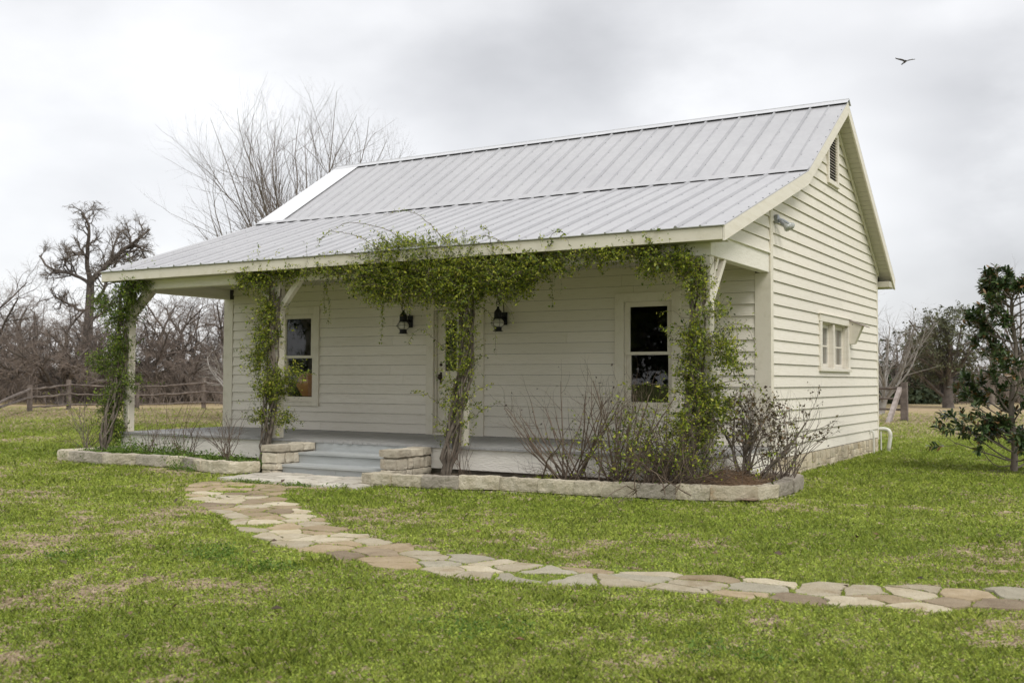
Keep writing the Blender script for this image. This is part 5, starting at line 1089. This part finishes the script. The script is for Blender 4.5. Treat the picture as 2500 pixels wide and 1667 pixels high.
# right side
tree('bare_tree', 'pale forked bare tree just right of the cottage behind the fence end', (-4.6, 29.5, 0), [(0, 0, 0, .17), (.12, .05, .5, .14), (.25, .1, 1.0, .12)],
     [dict(n=9, wig=.10, up=.04, k=6, nc=8, ang=.6, lr=.5, rr=.55, t0=.2, tip=.35), dict(n=6, wig=.16, up=.02, k=4, nc=7, ang=.7, lr=.5, rr=.55, t0=.15), dict(n=4, wig=.2, up=.0, k=3, nc=5, ang=.7, lr=.5, rr=.65), dict(n=3, wig=.2, k=3)], ('barkpale', 'twig'), 41, extra=starts(15, .3, 1, .2, 1.1, .95, (2.4, 3.9), .42, 2), env=((.1, 0, 2.95), (2.3, 2.3, 2.2)))
tree('live_oak', 'dusty green live oak standing in the dry field on the right', (-3.2, 37.6, 0), [(0, 0, 0, .28), (-.05, 0, .7, .23), (.0, 0, 1.5, .2)],
     [dict(n=8, wig=.14, up=.02, k=5, nc=8, ang=.7, lr=.55, rr=.55, t0=.15), dict(n=6, wig=.2, up=.02, k=3, nc=7, ang=.75, lr=.5, rr=.6, t0=.1), dict(n=4, wig=.2, k=3, nc=4, ang=.7, lr=.55, rr=.7), dict(n=3, wig=.2, k=3)], ('barkdark', 'bark'), 42, extra=starts(18, .35, 1, .35, 1.2, .70, (2.2, 3.7), .5, 2), leaf=dict(per=4, j=.06, sz=.10, mat='evergreen'), env=((.1, 0, 3.05), (2.25, 2.25, 1.95)))
tree('live_oak', 'shadowy green live oak half hidden behind the pale bare tree', tuple(at_px(2195, 54)), [(0, 0, 0, .28), (0, 0, .7, .23), (.0, 0, 1.3, .2)],
     [dict(n=8, wig=.14, up=.0, k=5, nc=8, ang=.7, lr=.55, rr=.55, t0=.15), dict(n=6, wig=.2, up=.02, k=3, nc=7, ang=.75, lr=.5, rr=.6, t0=.1), dict(n=4, wig=.2, k=3, nc=4, ang=.7, lr=.55, rr=.7)], ('barkdark', 'bark'), 43, extra=starts(10, .3, 1, .5, 1.3, .5, (1.8, 2.8), .6, 2), leaf=dict(per=5, j=.07, sz=.13, mat='understory'))
for px, dep, h, lab, sd2 in ((2420, 60, 4.3, 'slender bare tree rising behind the magnolia', 51), (2500, 52, 5.4, 'tallest thin bare tree at the right edge behind the magnolia', 52), (2270, 66, 3.4, 'distant bare tree over the right tree line', 53)):
    tree('slim_bare_tree', lab, tuple(at_px(px, dep)), [(0, 0, 0, .16), (0, .1, 1, .13), (0, 0, 2, .11)], [dict(n=8, wig=.08, up=.05, k=4, nc=7, ang=.45, lr=.5, rr=.55, t0=.2), dict(n=6, wig=.12, up=.04, k=3, nc=6, ang=.55, lr=.5, rr=.6), dict(n=4, wig=.15, k=3, nc=3, ang=.6, lr=.5, rr=.7), dict(n=2, wig=.1, k=3)], ('bark', 'twig'), sd2, extra=starts(9, .3, 1, .1, .6, 1, (h*.45, h*.75), .6, 2))
# far tree lines: nobody could count these
def treeline(name, label, pts, m, seed, n, sz, mats=None):
    rg = np.random.default_rng(seed); C = []
    for (x, y, sx, sy, h, k) in pts:
        c = np.stack([rg.uniform(-1, 1, k)*sx+x, rg.normal(0, 1, k)*sy+y, np.abs(rg.normal(0, .55, k))*h], 1); C.append(c)
    C = np.concatenate(C); j = rg.integers(0, len(C), n); P = C[j]+rg.normal(0, .35, (n, 3)); P[:, 2] = np.abs(P[:, 2]); V, F, r = leaves(P, sz, rg, aspect=.6, up=.4)
    return tag(npmesh(name, V, F, 4, m, None, rv=r), label, 'trees', kind='stuff')
def band(px0, px1, dep, h, k, step=60):
    out = []; px = px0
    while px <= px1: p = at_px(px, dep); out.append((p.x, p.y, dep*step/F_PX*.8, 1.6, h*random.Random(px).uniform(.7, 1.15), k)); px += step
    return out
treeline('cedar_understory', 'dark green cedar understory under the bare oaks behind the left fence', band(-260, 640, 66, 1.5, 70), 'understory', 61, 42000, .32)
treeline('far_evergreens', 'dark far line of evergreens across the field on the right', band(1900, 2800, 74, 1.7, 80)+band(1950, 2250, 62, 1.5, 60), 'understory', 62, 48000, .30)
def brush(name, label, px0, px1, dep, h, n, m, seed):
    rg = np.random.default_rng(seed); px = rg.uniform(px0, px1, n); dp = dep+rg.normal(0, 2.2, n); S = np.array([at_px(float(a), float(b)) for a, b in zip(px, dp)]); D = np.stack([rg.normal(0, .35, n), rg.normal(0, .35, n), np.ones(n)], 1)
    out = grow(S, D, rg.uniform(.5, 1.2, n)*h, np.full(n, .014), [dict(n=4, wig=.15, k=3, nc=5, ang=.5, lr=.55, rr=.7), dict(n=3, wig=.25, k=3, nc=3, ang=.6, lr=.6, rr=.8), dict(n=2, wig=.25, k=3)], rg); V, F = tubes(out)
    tag(npmesh(name, V, F, 4, m), label, 'brush', kind='stuff')
brush('brown_brush', 'brown leafless brush along the far side of the left fence', -250, 660, 58, 1.5, 1500, 'thicket', 71)
brush('far_brush', 'grey leafless brush below the tree line on the right', 2050, 2800, 66, 2.4, 1100, 'thicket', 72)
# magnolia at the right edge
def magnolia():
    rg = np.random.default_rng(8); base = Vector((2.69, 3.19, 0)); t = thing('magnolia_tree', 'young dark glossy leaved magnolia tree at the right edge of the lawn', 'tree', tuple(base)); b = np.array(base)
    tp = curve_pts([(0, 0, -.05), (.02, .02, .4), (-.02, .0, 1.0), (.05, .05, 1.8), (.0, .0, 2.5), (.08, .0, 2.76)], 20)+b; V, F = tubes([(tp[None], np.linspace(.055, .012, 20)[None], 8)])
    npmesh('trunk', V, F, 4, 'bark', t, smooth=True)
    n = 54; tt = np.linspace(.10, .97, n); i = (tt*19).astype(int); S = tp[i]; az = np.arange(n)*2.39996+.9; lnn = np.interp(tt, [0, .12, .22, .36, .5, .75, 1], [.70, .85, .48, .55, .78, .62, .30])*rg.uniform(.7, 1.15, n)
    D = np.stack([np.cos(az), np.sin(az), rg.uniform(.15, .75, n)], 1); rt = np.array([cy_, sy_, 0])
    # a long low limb reaches out towards the cottage, and one higher up
    S = np.vstack([S, tp[2:7:2], tp[12:14]]); D = np.vstack([D, [-rt*1.0+[0, 0, .22], -rt+[0, -.25, .50], -rt+[0, .3, .32]], [-rt+[0, 0, .60], -rt*.9+[0, 0, .95]]]); lnn = np.concatenate([lnn, [.95, .80, .85, .72, .72]]); n = len(S)
    out = grow(S, D, lnn, np.full(n, .014), [dict(n=6, wig=.12, up=.07, k=6, nc=6, ang=.7, lr=.42, rr=.6, t0=.45, tip=.5), dict(n=4, wig=.12, up=.08, k=5, nc=1, ang=.3, lr=.4, rr=.7, tip=.6), dict(n=2, wig=.05, k=4)], rg)
    lowb = [np.array([(-.0, 0, .12), (-.22, -.05, .10), (-.38, -.1, .28), (-.55, -.12, .62)])]
    out.append((np.array([curve_pts(l, 8)+b for l in lowb]), np.linspace(.009, .005, 8)[None], 5))
    V, F = tubes(out); npmesh('branches', V, F, 4, 'bark', t)
    C = []; D2 = []
    for (P, R, _) in out[1:3]:
        tips = P[:, -1]; ax = unit(P[:, -1]-P[:, -2])
        for j in range(11):
            a = j*2.4+rg.uniform(0, 1, len(tips)); pr = unit(np.cross(ax, np.array([.3, .2, 1.]))); pq = np.cross(ax, pr); sp = rg.uniform(.5, 1.5, (len(tips), 1))
            C.append(tips-ax*(j*.012)); D2.append(unit(ax*.7+(pr*np.cos(a)[:, None]+pq*np.sin(a)[:, None])*sp))
    C = np.concatenate(C); D2 = np.concatenate(D2); k = len(C); sz = (rg.uniform(.07, .125, k))[:, None]
    N0 = unit(rg.normal(0, .35, (k, 3))+np.array([0, 0, 1])); Sx = unit(np.cross(D2, N0)); Nn = np.cross(Sx, D2); w_ = sz*.20
    prof = [(0.0, .15), (.3, .75), (.62, 1.0), (.88, .6), (1.0, .05)]; Vv = []
    for f, ww in prof:
        mid = C+D2*sz*f-Nn*sz*(.10*f*f); Vv += [mid-Sx*w_*ww+Nn*w_*ww*.25, mid, mid+Sx*w_*ww+Nn*w_*ww*.25]
    Vv = np.stack(Vv, 1).reshape(-1, 3); Fq = []
    for r_ in range(4):
        for c_ in range(2): Fq.append([r_*3+c_, r_*3+c_+1, (r_+1)*3+c_+1, (r_+1)*3+c_])
    Fq = (np.arange(k)[:, None, None]*15+np.array(Fq)[None]).reshape(-1, 4)
    npmesh('foliage', Vv, Fq, 4, 'magnolia', t, rv=np.repeat(rg.random(k), 15), smooth=True)
    m = MB(); vs = [(0, 0, .03)]; nn = 18
    for f in (.5, 1.0):
        for j in range(nn): a = 2*math.pi*j/nn; rr = f*(.55+.06*math.sin(3*a)+.04*math.sin(7*a)); vs.append((rr*1.3*math.cos(a), rr*math.sin(a), .028 if f < 1 else -.01))
    m.add([(base.x+x, base.y+y, z) for x, y, z in vs], [(0, 1+j, 1+(j+1) % nn) for j in range(nn)]+[(1+j, 1+nn+j, 1+nn+(j+1) % nn, 1+(j+1) % nn) for j in range(nn)]); tag(m.build('bare_soil', 'soil'), kind='structure')
magnolia()

# ================================================================== FENCES
def rail(mb, a, b, seed, r=.055, m=0):
    rr = random.Random(seed); a = Vector(a); b = Vector(b); n = 8; pts = [a.lerp(b, i/n)+Vector((0, 0, rr.uniform(-.02, .02)-.02*math.sin(math.pi*i/n))) for i in range(n+1)]; mb.tube(pts, [r*rr.uniform(.75, 1.15) for _ in pts], 5, m)
def post(mb, p, h, w_, lean=(0, 0), m=0):
    p = Vector(p); mb.bar(p+Vector((0, 0, -.2)), p+Vector((lean[0], lean[1], h)), w_, w_*.9, (0, 1, 0), m, w2=w_*.85)
t = thing('split_rail_fence', 'weathered split rail fence zigzagging across the field left of the cottage', 'fence', (-33.5, 14, 0))
FP = [(-22.6, 2.6), (-33.25, 11.44), (-33.92, 13.69), (-33.23, 16.57), (-33.03, 20.17), (-28.6, 19.5), (-24.0, 22.5)]
HS = [1.15, 1.15, 1.38, 1.25, 1.50, 1.2, 1.2]
for i, (p, h) in enumerate(zip(FP, HS)):
    m = MB(); post(m, (p[0], p[1], gz(*p)), h, .155, (rnd.uniform(-.05, .05), 0)); m.build('post', 'fence', t)
for i, (a, b) in enumerate(zip(FP, FP[1:])):
    for k, z in enumerate((.30, .68, 1.02)):
        if i == 0 and k == 0: continue
        m = MB(); za, zb = gz(*a)+z*(HS[i]/1.2), gz(*b)+z*(HS[i+1]/1.2)
        if i == 0: za -= .55*(k/2)
        rail(m, (a[0], a[1], za), (b[0], b[1], zb), i*7+k, .048); m.build('rail', 'fence', t)
t = thing('rail_fence_end', 'end of a rail fence with a leaning pale split brace, right of the cottage', 'fence', (-2.42, 22.7, 0))
m = MB(); post(m, (-2.42, 22.7, 0), 1.34, .23, (.0, 0)); m.build('post', 'fence', t)
m = MB(); m.bar((-2.62, 20.9, -.1), (-2.50, 22.4, 1.12), .20, .13, (1, 0, 0), w2=.13); m.build('brace', 'fencepale', t)
for k, z in enumerate((.42, .78, 1.14)): m = MB(); rail(m, (-2.4, 22.7, z), (-8.2, 24.6, z+.02), 60+k, .045); m.build('rail', 'fence', t)
m = MB(); post(m, (-8.2, 24.6, 0), 1.3, .2); m.build('post', 'fence', t)

# ================================================================== THE BIRD
def vulture():
    t = thing('soaring_vulture', 'black vulture gliding with raised wings high in the sky on the right', 'bird', (-13.47, 85.04, 30.6))
    rt = Vector((cy_, sy_, 0)); fw = Vector((-sy_, cy_, 0)); z = Vector((0, 0, 1)); vs = []; fs = []; n = 0
    sec = [(-.98, .36, .10, .02), (-.86, .25, .22, .03), (-.6, .19, .34, .045), (-.3, .10, .36, .06), (-.13, .01, .34, .10), (0, -.03, .42, .14), (.13, .0, .34, .10), (.3, .08, .34, .06), (.6, .15, .30, .04), (.86, .19, .2, .03), (1.0, .22, .08, .015)]
    for (x, h, ch, th) in sec:
        for (u, v) in ((-.55, 0), (-.1, .5), (.6, .2), (.9, 0), (.4, -.4), (-.2, -.5)):
            vs.append(rt*x*.92+z*(h*.8+th*v)+fw*(-ch*u)*.8-rt*.0)
    k = 6
    for i in range(len(sec)-1):
        for j in range(k): fs.append((i*k+j, i*k+(j+1) % k, (i+1)*k+(j+1) % k, (i+1)*k+j))
    fs += [tuple(range(k-1, -1, -1)), tuple((len(sec)-1)*k+j for j in range(k))]
    m = MB(); m.add(vs, fs); m.build('wings', 'iron', t, local=True)
    m = MB(); c = lambda f, dz, dx: fw*f+z*dz+rt*dx
    m.tube([c(-.34, -.02, -.10), c(-.22, -.03, -.08), c(-.1, -.04, -.05), c(.1, -.04, 0), c(.35, -.07, -.03), c(.6, -.14, -.12)], [.03, .045, .09, .10, .06, .05], 8); m.build('body', 'iron', t, local=True, smooth=True)
vulture()

# ================================================================== TREES ACROSS THE LAWN, SEEN MIRRORED IN THE WINDOW GLASS
for (x, y, lab, sd2) in ((-11.5, -26, 'large live oak behind the viewpoint, mirrored dark in the right window', 81), (-17.5, -29, 'second live oak behind the viewpoint, mirrored at the edge of the right window', 82)):
    tree('live_oak', lab, (x, y, 0), [(0, 0, 0, .40), (.1, 0, 1.0, .33), (.0, .1, 2.2, .3)],
         [dict(n=8, wig=.14, up=.02, k=5, nc=8, ang=.7, lr=.55, rr=.55, t0=.15), dict(n=5, wig=.2, k=3, nc=7, ang=.75, lr=.5, rr=.6, t0=.1), dict(n=3, wig=.2, k=3, nc=3, ang=.7, lr=.55, rr=.7)], ('barkdark', 'bark'), sd2, extra=starts(14, .3, 1, .4, 1.3, .65, (4.0, 6.2), .6, 2), leaf=dict(per=9, j=.25, sz=.30, mat='understory'))

weeds('lawn_weeds', 'darker green weed clumps standing up out of the lawn left of the path', [(-1.75, -8.35, .16, .10, 900, .09), (-1.05, -8.5, .14, .08, 700, .07), (-2.6, -8.9, .14, .1, 400, .05), (1.2, -9.2, .2, .12, 600, .06), (2.6, -9.0, .2, .12, 600, .06)], 'weed', 44, sz=.020, z0=.0)
rg = np.random.default_rng(123); k = 90; C = np.stack([rg.uniform(-7, 4.2, k), rg.uniform(-11, -3.8, k), rg.uniform(.03, .05, k)], 1); V, F, r = leaves(C, .045, rg, aspect=.6, up=2.5, D=rg.normal(0, 1, (k, 3))*np.array([1, 1, .1]))
tag(npmesh('fallen_leaves', V, F, 4, 'redleaf', None, rv=r), 'scattered small brown fallen leaves lying on the lawn', 'leaves', kind='stuff')
